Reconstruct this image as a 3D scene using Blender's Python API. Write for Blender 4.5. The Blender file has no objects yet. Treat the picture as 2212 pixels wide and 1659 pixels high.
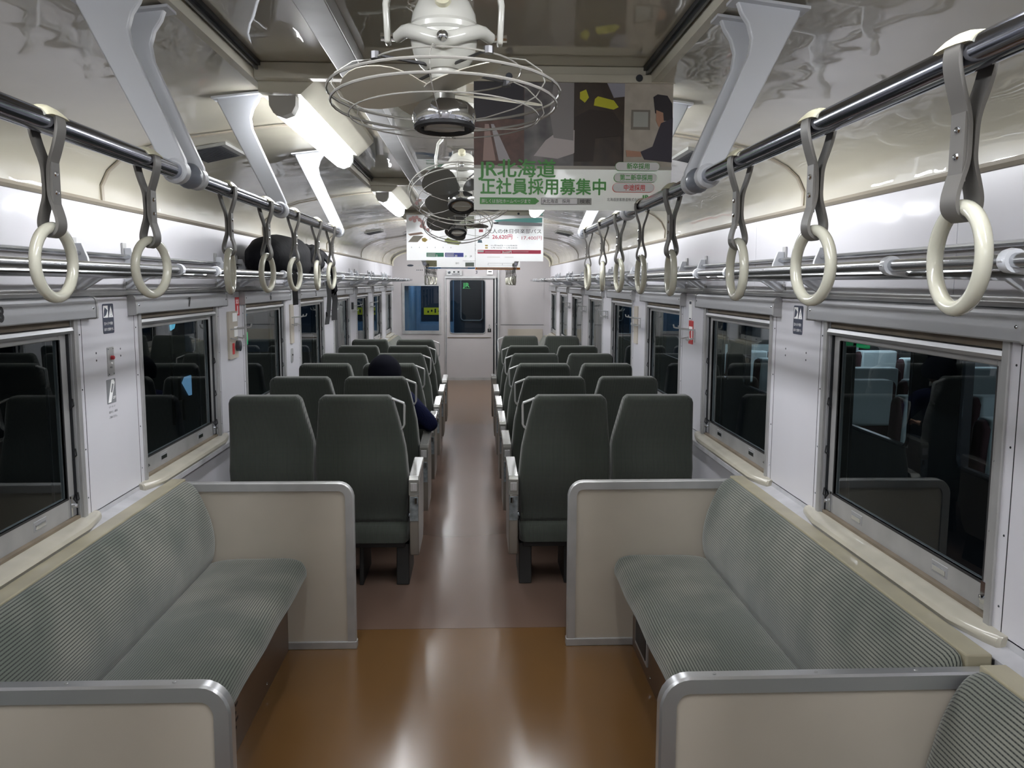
import bpy, bmesh, math, random
from mathutils import Vector, Matrix
S = bpy.context.scene
COL = S.collection
random.seed(7)
PI = math.pi

# ---------------------------------------------------------------- camera
cam_d = bpy.data.cameras.new('camera'); cam = bpy.data.objects.new('camera', cam_d); COL.objects.link(cam)
cam_d.sensor_width = 36.0; cam_d.lens = 1839.23 / 2212 * 36.0; cam_d.clip_start = 0.05; cam_d.clip_end = 200
cF = Vector((0.04281338, 0.99208601, -0.11803542)); cR = Vector((0.99908242, -0.04264961, 0.00391421)); cU = Vector((0.00115093, 0.11809469, 0.99300167))
mw = Matrix((( cR.x, cU.x, -cF.x, 0.0643), (cR.y, cU.y, -cF.y, 0.0), (cR.z, cU.z, -cF.z, 1.6917), (0, 0, 0, 1)))
cam.matrix_world = mw
S.camera = cam

# ---------------------------------------------------------------- world, exposure
w = bpy.data.worlds.new('night'); S.world = w; w.use_nodes = True
w.node_tree.nodes['Background'].inputs[0].default_value = (0.02, 0.03, 0.05, 1)
w.node_tree.nodes['Background'].inputs[1].default_value = 0.25
S.view_settings.view_transform = 'Standard'; S.view_settings.look = 'None'
S.view_settings.gamma = 1.0; S.view_settings.use_curve_mapping = False
S.view_settings.exposure = 0.0
LAMP_POWER = 46.0
S.cycles.max_bounces = 8; S.cycles.diffuse_bounces = 4; S.cycles.glossy_bounces = 4
S.cycles.transmission_bounces = 4; S.cycles.transparent_max_bounces = 8
S.cycles.sample_clamp_indirect = 4.0
S.cycles.caustics_reflective = False; S.cycles.caustics_refractive = False
S.cycles.use_denoising = True

# ---------------------------------------------------------------- materials
def lin(c):
    return tuple(((v / 255) / 12.92 if v / 255 <= 0.04045 else ((v / 255 + 0.055) / 1.055) ** 2.4) for v in c) + (1,)

def mat(name, col, rough=0.5, metal=0.0, coat=0.0, spec=0.5, var=0.0, vscale=6.0, bump=0.0, bscale=30.0, rvar=0.0,
        stretch=None, emit=None, estr=0.0, col2=None, clearr=0.03, bdist=0.01, coatior=1.5):
    m = bpy.data.materials.new(name); m.use_nodes = True
    nt = m.node_tree; n = nt.nodes; l = nt.links; b = n['Principled BSDF']
    b.inputs['Base Color'].default_value = lin(col); b.inputs['Roughness'].default_value = rough
    b.inputs['Metallic'].default_value = metal; b.inputs['Specular IOR Level'].default_value = spec
    if coat: b.inputs['Coat Weight'].default_value = coat; b.inputs['Coat Roughness'].default_value = clearr; b.inputs['Coat IOR'].default_value = coatior
    if emit: b.inputs['Emission Color'].default_value = lin(emit); b.inputs['Emission Strength'].default_value = estr
    if var or bump or rvar:
        tc = n.new('ShaderNodeTexCoord'); mp = n.new('ShaderNodeMapping'); l.new(tc.outputs['Object'], mp.inputs[0])
        if stretch: mp.inputs['Scale'].default_value = stretch
    if var or rvar:
        nz = n.new('ShaderNodeTexNoise'); nz.inputs['Scale'].default_value = vscale; nz.inputs['Detail'].default_value = 2.5
        l.new(mp.outputs[0], nz.inputs['Vector'])
        if var:
            mx = n.new('ShaderNodeMix'); mx.data_type = 'RGBA'
            c2 = col2 or tuple(max(0, v * (1 - var)) for v in col)
            rp = n.new('ShaderNodeMapRange'); rp.inputs[1].default_value = 0.25; rp.inputs[2].default_value = 0.8
            l.new(nz.outputs[0], rp.inputs[0]); l.new(rp.outputs[0], mx.inputs[0])
            mx.inputs[6].default_value = lin(col); mx.inputs[7].default_value = lin(c2)
            l.new(mx.outputs[2], b.inputs['Base Color'])
        if rvar:
            r2 = n.new('ShaderNodeMapRange'); r2.inputs[3].default_value = rough; r2.inputs[4].default_value = rough + rvar
            r2.inputs[1].default_value = 0.1; r2.inputs[2].default_value = 0.9
            l.new(nz.outputs[0], r2.inputs[0]); l.new(r2.outputs[0], b.inputs['Roughness'])
    if bump:
        bz = n.new('ShaderNodeTexNoise'); bz.inputs['Scale'].default_value = bscale; bz.inputs['Detail'].default_value = 2
        l.new(mp.outputs[0], bz.inputs['Vector'])
        bp = n.new('ShaderNodeBump'); bp.inputs['Strength'].default_value = bump; bp.inputs['Distance'].default_value = bdist
        l.new(bz.outputs[0], bp.inputs['Height']); l.new(bp.outputs[0], b.inputs['Normal'])
        if coat: l.new(bp.outputs[0], b.inputs['Coat Normal'])
    return m

def fabric(name, base, line, pitch, worn, uv=False, worn_amt=0.6):
    """corduroy-like moquette: dark lines on a lighter ground, worn lighter and stained in soft patches"""
    m = bpy.data.materials.new(name); m.use_nodes = True
    nt = m.node_tree; n = nt.nodes; l = nt.links; b = n['Principled BSDF']
    b.inputs['Roughness'].default_value = 0.9; b.inputs['Specular IOR Level'].default_value = 0.2
    b.inputs['Sheen Weight'].default_value = 0.3; b.inputs['Sheen Roughness'].default_value = 0.5
    tc = n.new('ShaderNodeTexCoord'); sp = n.new('ShaderNodeSeparateXYZ')
    l.new(tc.outputs['UV' if uv else 'Object'], sp.inputs[0])
    def M(op, a, bb=None, c=None):
        q = n.new('ShaderNodeMath'); q.operation = op
        for i, v in enumerate((a, bb, c)):
            if v is None: continue
            if hasattr(v, 'is_output'): l.new(v, q.inputs[i])
            else: q.inputs[i].default_value = v
        return q.outputs[0]
    axis = sp.outputs[1] if uv else sp.outputs[0]
    other = sp.outputs[0] if uv else sp.outputs[2]
    ph = M('MULTIPLY', axis, 2 * PI / pitch)
    wv = M('MULTIPLY_ADD', M('SINE', ph), 0.5, 0.5)
    ln = M('SMOOTH_MIN', M('MULTIPLY', M('POWER', wv, 4.0), 1.6), 1.0, 0.1)
    dash = M('MULTIPLY_ADD', M('SINE', M('MULTIPLY', other, 2 * PI / (pitch * 1.1))), 0.09, 0.91)
    lm = M('MULTIPLY', ln, dash)
    nz = n.new('ShaderNodeTexNoise'); nz.inputs['Scale'].default_value = 3.2; nz.inputs['Detail'].default_value = 3
    l.new(tc.outputs['Object'], nz.inputs['Vector'])
    rp = n.new('ShaderNodeMapRange'); rp.inputs[1].default_value = 0.38; rp.inputs[2].default_value = 0.68; rp.inputs[4].default_value = worn_amt
    l.new(nz.outputs[0], rp.inputs[0])
    m1 = n.new('ShaderNodeMix'); m1.data_type = 'RGBA'; l.new(rp.outputs[0], m1.inputs[0])
    m1.inputs[6].default_value = lin(base); m1.inputs[7].default_value = lin(worn)
    m2 = n.new('ShaderNodeMix'); m2.data_type = 'RGBA'; l.new(lm, m2.inputs[0])
    l.new(m1.outputs[2], m2.inputs[6]); m2.inputs[7].default_value = lin(line)
    l.new(m2.outputs[2], b.inputs['Base Color'])
    bp = n.new('ShaderNodeBump'); bp.inputs['Strength'].default_value = 0.35; bp.inputs['Distance'].default_value = 0.002; bp.invert = True
    l.new(lm, bp.inputs['Height']); l.new(bp.outputs[0], b.inputs['Normal'])
    return m

def glass_mat(name, tint=(0.75, 0.8, 0.82), refl=1.6):
    m = bpy.data.materials.new(name); m.use_nodes = True
    nt = m.node_tree; n = nt.nodes; l = nt.links; n.remove(n['Principled BSDF'])
    out = n['Material Output']; fr = n.new('ShaderNodeFresnel'); fr.inputs[0].default_value = refl
    tr = n.new('ShaderNodeBsdfTransparent'); tr.inputs[0].default_value = tint + (1,)
    gl = n.new('ShaderNodeBsdfGlossy'); gl.inputs['Roughness'].default_value = 0.0; gl.inputs[0].default_value = (0.9, 0.95, 0.95, 1)
    mx = n.new('ShaderNodeMixShader'); ge = n.new('ShaderNodeNewGeometry'); ml = n.new('ShaderNodeMath'); ml.operation = 'MULTIPLY_ADD'
    ml.inputs[1].default_value = -1.0; l.new(ge.outputs['Backfacing'], ml.inputs[0]); ml.inputs[2].default_value = 1.0      # reflect on entry only
    m2 = n.new('ShaderNodeMath'); m2.operation = 'MULTIPLY'; l.new(fr.outputs[0], m2.inputs[0]); l.new(ml.outputs[0], m2.inputs[1]); l.new(m2.outputs[0], mx.inputs[0]); l.new(tr.outputs[0], mx.inputs[1]); l.new(gl.outputs[0], mx.inputs[2])
    l.new(mx.outputs[0], out.inputs[0]); return m

def emit_mat(name, col, s):
    m = bpy.data.materials.new(name); m.use_nodes = True
    n = m.node_tree.nodes; n.remove(n['Principled BSDF']); e = n.new('ShaderNodeEmission')
    e.inputs[0].default_value = lin(col); e.inputs[1].default_value = s
    m.node_tree.links.new(e.outputs[0], n['Material Output'].inputs[0]); return m

M = {}
M['white_wall'] = mat('white_wall', (214, 213, 219), 0.3, coat=0.35, clearr=0.1, var=0.04, vscale=2, bump=0.12, bscale=3, bdist=0.02)
M['cream_ceiling'] = mat('cream_ceiling', (188, 183, 166), 0.35, coat=1.0, clearr=0.02, var=0.05, vscale=3, bump=0.22, bscale=3.0, bdist=0.035, coatior=1.75, stretch=(1, 0.8, 1.6))
M['centre_ceiling'] = mat('centre_ceiling', (176, 169, 150), 0.35, coat=1.0, clearr=0.015, var=0.06, vscale=3, bump=0.14, bscale=2.4, bdist=0.03, coatior=2.0)
M['cream_band'] = mat('cream_band', (206, 202, 186), 0.4, var=0.05)
M['brown_bead'] = mat('brown_bead', (150, 142, 128), 0.4, metal=0.2)
M['groove'] = mat('groove', (38, 40, 44), 0.4, metal=0.3)
M['dark_strip'] = mat('dark_strip', (84, 88, 94), 0.25, metal=0.7)
M['alu'] = mat('alu', (176, 177, 180), 0.36, metal=0.6, bump=0.03, bscale=60, stretch=(1, 0.05, 1), rvar=0.15, vscale=4)
M['alu_frame'] = mat('alu_frame', (186, 186, 186), 0.42, metal=0.55, var=0.12, vscale=8)
M['alu_bright'] = mat('alu_bright', (196, 197, 199), 0.28, metal=0.8)
M['chrome'] = mat('chrome', (205, 207, 212), 0.08, metal=1.0)
M['steel_pipe'] = mat('steel_pipe', (150, 153, 165), 0.13, metal=1.0)
M['rack_metal'] = mat('rack_metal', (185, 187, 190), 0.2, metal=0.9)
M['arm_paint'] = mat('arm_paint', (205, 208, 214), 0.35, coat=0.2, var=0.03)
M['arm_grey'] = mat('arm_grey', (126, 132, 144), 0.35, coat=0.2, var=0.03)
M['sill_cream'] = mat('sill_cream', (184, 179, 164), 0.35, coat=0.3, var=0.14, vscale=7)
M['strip_wood'] = mat('strip_wood', (158, 151, 128), 0.4, coat=0.2, var=0.16, vscale=6)
M['panel_cream'] = mat('panel_cream', (182, 174, 161), 0.5, var=0.07, vscale=3)
M['end_wall'] = mat('end_wall', (178, 174, 175), 0.45, var=0.05, vscale=2)
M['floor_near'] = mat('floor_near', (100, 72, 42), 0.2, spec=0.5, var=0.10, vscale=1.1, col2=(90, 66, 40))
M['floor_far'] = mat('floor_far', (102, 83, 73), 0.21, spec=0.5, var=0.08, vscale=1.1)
M['seat_fabric'] = fabric('seat_fabric', (60, 65, 59), (12, 16, 16), 0.0068, (70, 74, 68), worn_amt=0.7)
M['bench_fabric'] = fabric('bench_fabric', (84, 91, 83), (16, 23, 22), 0.0098, (122, 123, 114), uv=True, worn_amt=1.0)
M['seat_under'] = mat('seat_under', (30, 30, 32), 0.6)
M['seat_leg'] = mat('seat_leg', (8, 8, 9), 0.5, var=0.5, vscale=22, col2=(22, 22, 21))
M['armrest_top'] = mat('armrest_top', (122, 122, 118), 0.22, metal=0.3, coat=0.3)
M['armrest_side'] = mat('armrest_side', (108, 102, 94), 0.4, coat=0.2, var=0.1)
M['worn_plate'] = mat('worn_plate', (150, 160, 166), 0.3, metal=0.6, var=0.5, vscale=30)
M['handle_silver'] = mat('handle_silver', (196, 198, 198), 0.3, metal=0.5)
M['ring'] = mat('ring', (196, 195, 180), 0.18, coat=0.5)
M['strap'] = mat('strap', (102, 100, 97), 0.45, var=0.06)
M['clip'] = mat('clip', (196, 192, 168), 0.3)
M['fan_paint'] = mat('fan_paint', (184, 184, 178), 0.2, coat=0.5)
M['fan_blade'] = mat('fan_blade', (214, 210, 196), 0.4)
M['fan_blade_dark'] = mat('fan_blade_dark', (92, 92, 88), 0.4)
M['fan_wire'] = mat('fan_wire', (168, 166, 161), 0.25, metal=0.2)
M['fan_dark'] = mat('fan_dark', (70, 70, 72), 0.3, metal=0.7)
M['glass'] = glass_mat('glass')
M['lamp'] = emit_mat('lamp', (249, 251, 255), LAMP_POWER)
M['lamp_cap'] = mat('lamp_cap', (176, 174, 168), 0.35)
M['black'] = mat('black', (16, 16, 18), 0.5)
M['black_rubber'] = mat('black_rubber', (24, 24, 26), 0.6)
M['white'] = mat('white', (240, 240, 240), 0.5)
M['paper'] = mat('paper', (246, 247, 247), 0.45, coat=0.1)
M['paper_dull'] = mat('paper_dull', (228, 230, 224), 0.4, coat=0.15)
M['dull_brown'] = mat('dull_brown', (120, 108, 92), 0.6, var=0.2, vscale=10)
M['kick'] = mat('kick', (92, 72, 58), 0.35, metal=0.2, var=0.15, vscale=5)
M['bag'] = mat('bag', (12, 12, 17), 0.85, bump=0.2, bscale=30, spec=0.15)
M['bag_strap'] = mat('bag_strap', (12, 12, 14), 0.8)
M['beanie'] = mat('beanie', (12, 13, 22), 0.95, spec=0.1)
M['fleece'] = mat('fleece', (22, 26, 52), 0.95, spec=0.1, bump=0.4, bscale=90)
M['trousers'] = mat('trousers', (44, 46, 52), 0.9, spec=0.2)
M['skin'] = mat('skin', (196, 154, 126), 0.5)
M['blue_wall'] = mat('blue_wall', (110, 138, 166), 0.5, var=0.1)
M['dark_blue'] = mat('dark_blue', (26, 36, 50), 0.4)
def translucent(m, k):
    nt = m.node_tree; n = nt.nodes; b = n['Principled BSDF']; t = n.new('ShaderNodeBsdfTranslucent'); x = n.new('ShaderNodeMixShader')
    t.inputs[0].default_value = b.inputs['Base Color'].default_value; x.inputs[0].default_value = k
    nt.links.new(b.outputs[0], x.inputs[1]); nt.links.new(t.outputs[0], x.inputs[2]); nt.links.new(x.outputs[0], n['Material Output'].inputs[0])
translucent(M['paper'], 0.45); translucent(M['paper_dull'], 0.10)
def plain(name, c, r=0.5): 
    if name not in M: M[name] = mat(name, c, r)
    return M[name]

# ---------------------------------------------------------------- builders
class B:
    def __init__(self): self.v = []; self.f = []; self.uv = {}
    def add(self, vs, fs):
        k = len(self.v); self.v += [Vector(p) for p in vs]; self.f += [tuple(i + k for i in f) for f in fs]; return self
    def box(self, x0, x1, y0, y1, z0, z1):
        x0, x1 = sorted((x0, x1)); y0, y1 = sorted((y0, y1)); z0, z1 = sorted((z0, z1))
        return self.add([(x0,y0,z0),(x1,y0,z0),(x1,y1,z0),(x0,y1,z0),(x0,y0,z1),(x1,y0,z1),(x1,y1,z1),(x0,y1,z1)],
                        [(0,3,2,1),(4,5,6,7),(0,1,5,4),(1,2,6,5),(2,3,7,6),(3,0,4,7)])
    def prism(self, pts, axis, a, b):
        """pts: 2-D outline in the two other axes (x,z for 'y'; y,z for 'x'; x,y for 'z')"""
        def P(p, t): return {'y': (p[0], t, p[1]), 'x': (t, p[0], p[1]), 'z': (p[0], p[1], t)}[axis]
        n = len(pts)
        return self.add([P(p, a) for p in pts] + [P(p, b) for p in pts],
            [tuple(range(n)), tuple(range(2*n-1, n-1, -1))] + [(i, (i+1) % n, n+(i+1) % n, n+i) for i in range(n)])
    def tube(self, path, r, n=8, closed=False, caps=True):
        P = [Vector(p) for p in path]; m = len(P); R = r if isinstance(r, (list, tuple)) else [r]*m
        prev = None; vs = []
        for i in range(m):
            if closed: t = (P[(i+1) % m] - P[i-1])
            else: t = P[min(i+1, m-1)] - P[max(i-1, 0)]
            t.normalize()
            if prev is None:
                u = t.orthogonal().normalized()
            else:
                u = prev - t*prev.dot(t)
                u = u.normalized() if u.length > 1e-6 else t.orthogonal().normalized()
            prev = u; q = t.cross(u)
            vs += [P[i] + (u*math.cos(2*PI*k/n) + q*math.sin(2*PI*k/n))*R[i] for k in range(n)]
        fs = []
        for i in range(m if closed else m-1):
            j = (i+1) % m
            off = 0
            if closed and j == 0:
                d = [(vs[0]-vs[i*n+k]).length for k in range(n)]; off = d.index(min(d))
            for k in range(n):
                fs.append((i*n+(k+off) % n, i*n+(k+1+off) % n, j*n+(k+1) % n, j*n+k))
        if caps and not closed: fs += [tuple(range(n-1, -1, -1)), tuple((m-1)*n+k for k in range(n))]
        return self.add(vs, fs)
    def ribbon(self, path, width_axis, w, t):
        """flat strip following path (thickness t across), width w along width_axis vector"""
        P = [Vector(p) for p in path]; A = Vector(width_axis).normalized(); m = len(P); vs = []
        for i in range(m):
            d = (P[min(i+1, m-1)] - P[max(i-1, 0)]).normalized(); nrm = d.cross(A).normalized()
            for sa, sn in ((-1,-1),(1,-1),(1,1),(-1,1)): vs.append(P[i] + A*(sa*w/2) + nrm*(sn*t/2))
        fs = [(3,2,1,0), tuple((m-1)*4+k for k in range(4))]
        for i in range(m-1):
            for k in range(4): fs.append((i*4+k, i*4+(k+1) % 4, i*4+4+(k+1) % 4, i*4+4+k))
        return self.add(vs, fs)
    def lathe(self, prof, c=(0,0,0), axis=(0,0,1), n=24):
        A = Vector(axis).normalized(); u = A.orthogonal().normalized(); q = A.cross(u); c = Vector(c); vs = []; fs = []
        for r, h in prof: vs += [c + A*h + (u*math.cos(2*PI*k/n) + q*math.sin(2*PI*k/n))*max(r, 1e-5) for k in range(n)]
        for i in range(len(prof)-1):
            for k in range(n): fs.append((i*n+k, i*n+(k+1) % n, (i+1)*n+(k+1) % n, (i+1)*n+k))
        fs += [tuple(range(n-1, -1, -1)), tuple((len(prof)-1)*n+k for k in range(n))]
        return self.add(vs, fs)
    def rings(self, rings):
        """closed loops of equal length joined in order, ends capped"""
        n = len(rings[0]); vs = [p for r in rings for p in r]; fs = []
        for i in range(len(rings)-1):
            for k in range(n): fs.append((i*n+k, i*n+(k+1) % n, (i+1)*n+(k+1) % n, (i+1)*n+k))
        fs += [tuple(range(n-1, -1, -1)), tuple((len(rings)-1)*n+k for k in range(n))]
        return self.add(vs, fs)
    def xf(self, mtx, start=0):
        for i in range(start, len(self.v)): self.v[i] = mtx @ self.v[i]
        return self
    def build(self, name, material, parent=None, smooth=True, bevel=0.0, seg=2, angle=35, kind=None, label=None, uvs=None, subsurf=0):
        me = bpy.data.meshes.new(name); off = Vector((0,0,0))
        q = parent
        while q is not None: off += q.location; q = q.parent
        me.from_pydata([tuple(p - off) for p in self.v], [], self.f)
        if uvs:
            lay = me.uv_layers.new(name='UVMap')
            for lp in me.loops: lay.data[lp.index].uv = uvs[lp.vertex_index]
        bm = bmesh.new(); bm.from_mesh(me); bmesh.ops.recalc_face_normals(bm, faces=bm.faces); bm.to_mesh(me); bm.free()
        if smooth:
            me.polygons.foreach_set('use_smooth', [True]*len(me.polygons))
            me.set_sharp_from_angle(angle=math.radians(angle))
        me.materials.append(M[material] if isinstance(material, str) else material)
        o = bpy.data.objects.new(name, me); COL.objects.link(o)
        if parent is not None: o.parent = parent
        if bevel:
            md = o.modifiers.new('bevel', 'BEVEL'); md.width = bevel; md.segments = seg; md.limit_method = 'ANGLE'; md.angle_limit = math.radians(40)
        if subsurf:
            md = o.modifiers.new('sub', 'SUBSURF'); md.levels = subsurf; md.render_levels = subsurf
        if kind: o['kind'] = kind
        if label: o['label'] = label
        return o

def empty(name, loc=(0,0,0), kind=None):
    o = bpy.data.objects.new(name, None); o.location = loc; o.empty_display_size = 0.05; COL.objects.link(o)
    if kind: o['kind'] = kind
    return o
def tag(o, label, cat, group=None):
    o['label'] = label; o['category'] = cat
    if group: o['group'] = group
    return o
def copy_tree(o, parent=None):
    c = o.copy(); COL.objects.link(c); c.parent = parent
    if parent is None: c.parent = None
    for ch in list(o.children): copy_tree(ch, c)
    return c
def text(name, body, size, mtx, material, parent=None, off=0.0, align='LEFT', sx=1.0, ext=0.0004, label=None, width=None):
    cu = bpy.data.curves.new(name, 'FONT'); cu.body = body; cu.size = size; cu.extrude = ext
    cu.align_x = align; cu.align_y = 'BOTTOM_BASELINE'; cu.resolution_u = 3
    cu.materials.append(M[material] if isinstance(material, str) else material)
    t_ = bpy.data.objects.new(name, cu)
    me = bpy.data.meshes.new_from_object(t_); me.name = name; bpy.data.objects.remove(t_); bpy.data.curves.remove(cu)
    if off:
        bm = bmesh.new()
        for q_, (dx, dy) in enumerate(((0,0), (off,0), (-off,0), (0,off), (0,-off))):
            m2 = me.copy(); m2.transform(Matrix.Translation((dx, dy, q_*0.00003))); bm.from_mesh(m2); bpy.data.meshes.remove(m2)
        bm.to_mesh(me); bm.free()
    if width:
        xs = [v.co.x for v in me.vertices]; sx = width/(max(xs)-min(xs))
    offv = Vector((0,0,0)); q = parent
    while q is not None: offv += q.location; q = q.parent
    me.transform(Matrix.Translation(-offv) @ mtx @ Matrix.Diagonal((sx, 1, 1, 1)))
    o = bpy.data.objects.new(name, me); COL.objects.link(o)
    if parent is not None: o.parent = parent
    if label: o['label'] = label
    return o
def face_cam(x, y, z):     # plane facing -y
    return Matrix.Translation((x, y, z)) @ Matrix.Rotation(PI/2, 4, 'X')
def face_side(s, x, y, z): # lettering on a side wall read from inside
    return Matrix.Translation((x, y, z)) @ Matrix.Rotation(-s*PI/2, 4, 'Z') @ Matrix.Rotation(PI/2, 4, 'X')
def rrect(x0, x1, z0, z1, r, n=5):
    pts = []
    for cx, cz, a0 in ((x1-r, z1-r, 0), (x0+r, z1-r, 90), (x0+r, z0+r, 180), (x1-r, z0+r, 270)):
        for k in range(n+1):
            a = math.radians(a0 + 90*k/n); pts.append((cx + r*math.cos(a), cz + r*math.sin(a)))
    return pts
ORD = ['first', 'second', 'third', 'fourth', 'fifth', 'sixth', 'seventh', 'eighth', 'ninth', 'tenth']
SIDE = {-1: 'left', 1: 'right'}

# ================================================================ SETTING
W = 1.36; YB = -2.6; YE = 14.8; ZC = 2.345; ZJ = 2.30; XJ = 0.61
P0 = 1.66
WIN = [(2.0 + P0*k, 3.105 + P0*k) for k in range(-1, 7)] + [(13.62, 14.6)]
CEIL = [(1.37, 1.99), (1.372, 2.06), (1.345, 2.115), (1.30, 2.155), (1.22, 2.195), (1.12, 2.228), (1.0, 2.25), (0.87, 2.27), (0.71, 2.292), (XJ, ZJ)]

floor = empty('floor', (0,0,0), 'structure')
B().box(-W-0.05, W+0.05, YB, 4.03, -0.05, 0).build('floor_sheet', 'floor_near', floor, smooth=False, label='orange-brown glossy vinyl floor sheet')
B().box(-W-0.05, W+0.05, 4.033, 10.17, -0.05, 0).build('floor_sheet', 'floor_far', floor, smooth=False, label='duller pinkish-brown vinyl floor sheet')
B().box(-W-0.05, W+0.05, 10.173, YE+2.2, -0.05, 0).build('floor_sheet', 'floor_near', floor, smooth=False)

seams = [-1.6, 0.9, 3.4, 5.9, 8.4, 10.9, 13.4]
ceiling = empty('ceiling', (0,0,2.3), 'structure')
B().box(-1.5, 1.5, YB-0.05, YE+2.2, 2.42, 2.47).build('roof_panel', 'groove', ceiling, smooth=False)
edges = [YB] + seams + [YE]
for a, b in zip(edges[:-1], edges[1:]):
    for s in (-1, 1):
        out = [(s*x, z) for x, z in CEIL]; back = [(s*(x+0.012), z+0.02) for x, z in reversed(CEIL)]
        B().prism(out + back, 'y', a+0.002, b-0.002).build('side_panel', 'cream_ceiling', ceiling)
    B().box(-XJ+0.035, XJ-0.035, a+0.001, b-0.001, ZC, ZC+0.02).build('centre_panel', 'centre_ceiling', ceiling, smooth=False)
for y in seams:
    for s in (-1, 1):
        B().ribbon([(s*(x-0.004), y, z-0.006) for x, z in CEIL], (0,1,0), 0.022, 0.006).build('seam_strip', 'brown_bead', ceiling)
for s in (-1, 1):
    B().box(s*(XJ+0.012), s*(XJ-0.012), YB, YE, ZJ-0.004, ZC+0.02).build('joint_strip', 'cream_band', ceiling, smooth=False)
    B().box(s*(XJ-0.013), s*(XJ-0.034), YB, YE, ZC-0.012, ZC+0.02).build('joint_groove', 'groove', ceiling, smooth=False)
    B().box(s*(XJ-0.020), s*(XJ-0.027), YB, YE, ZC-0.024, ZC-0.011).build('joint_bead', 'dark_strip', ceiling, smooth=False)

# walls
for s in (-1, 1):
    wall = empty('wall_' + SIDE[s], (s*W, 0, 0), 'structure')
    # outer skin with window openings
    skin = B().box(s*(W+0.10), s*(W+0.12), YB, YE+2.2, 0, 0.84).box(s*(W+0.10), s*(W+0.12), YB, YE+2.2, 1.56, 2.42)
    ys = [YB] + [v for ab in WIN for v in ab] + [YE+2.2]
    for a, b in zip(ys[0::2], ys[1::2]): skin.box(s*(W+0.10), s*(W+0.12), a, b, 0.84, 1.56)
    skin.build('outer_skin', 'dark_strip', wall, smooth=False)
    for a, b in zip(ys[0::2], ys[1::2]):
        b2 = min(b, YE)
        B().box(s*W, s*(W+0.098), a, b2, 0.83, 1.632).build('wall_panel', 'white_wall', wall, smooth=False)
    # upper panels, seams on every pier
    us = [YB] + [2.27 + P0*k for k in range(-2, 8)] + [YE]
    us = sorted(set(u for u in us if YB <= u <= YE))
    for a, b in zip(us[:-1], us[1:]):
        B().box(s*W, s*(W+0.02), a+0.0015, b-0.0015, 1.665, 1.985).build('upper_panel', 'white_wall', wall, smooth=False)
        B().box(s*(W+0.001), s*(W+0.02), a+0.0015, b-0.0015, 0.06, 0.795).build('lower_panel', 'white_wall', wall, smooth=False)
    B().prism([(s*(W+0.01), 1.63), (s*(W-0.012), 1.638), (s*(W-0.016), 1.65), (s*(W-0.010), 1.663), (s*(W+0.01), 1.668)], 'y', YB, YE).build('window_band', 'alu_frame', wall)
    B().prism([(s*(W+0.012), 1.972), (s*(W-0.006), 1.976), (s*(W-0.012), 1.986), (s*(W-0.004), 1.998), (s*(W+0.012), 2.0)], 'y', YB, YE).build('top_bead', 'brown_bead', wall)
    o = B().prism([(s*(W+0.0), 0.780), (s*(W-0.054), 0.780), (s*(W-0.054), 0.802), (s*(W-0.004), 0.815), (s*(W-0.0005), 0.832)], 'y', YB, YE).build('trim_%d' % (9 if s < 0 else 10), mat('ledge_white', (186, 186, 190), 0.45, var=0.2, vscale=9), None, smooth=False); o['kind'] = 'structure'
    B().box(s*W, s*(W+0.02), YB, YE, 0.79, 0.835).build('ledge_backing', 'white_wall', wall, smooth=False)
    B().box(s*(W+0.0005), s*(W+0.02), YB, YE, 0.7955, 0.8).build('ledge_joint', 'groove', wall, smooth=False)
    rv = B()
    for (a, b) in WIN:
        for y in (a-0.022, b+0.022):
            for z in (0.90, 1.08, 1.30, 1.50): rv.lathe([(0.0035, 0), (0.0025, 0.0015)], (s*W, y, z), (-s, 0, 0), 6)
    rv.build('rivets', 'dark_strip', wall, kind='stuff')
    bb = B().box(s*(W-0.012), s*(W+0.02), YB, YE, 0, 0.06).build('baseboard_' + SIDE[s], 'dark_strip', None, smooth=False, bevel=0.003); bb['kind'] = 'structure'
    # seam lines beside every jamb
    for i, (a, b) in enumerate(WIN):
        for y in (a-0.038, b+0.038):
            B().box(s*(W-0.0006), s*(W+0.001), y-0.0015, y+0.0015, 0.83, 1.63).build('panel_joint', 'groove', wall, smooth=False)

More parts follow.
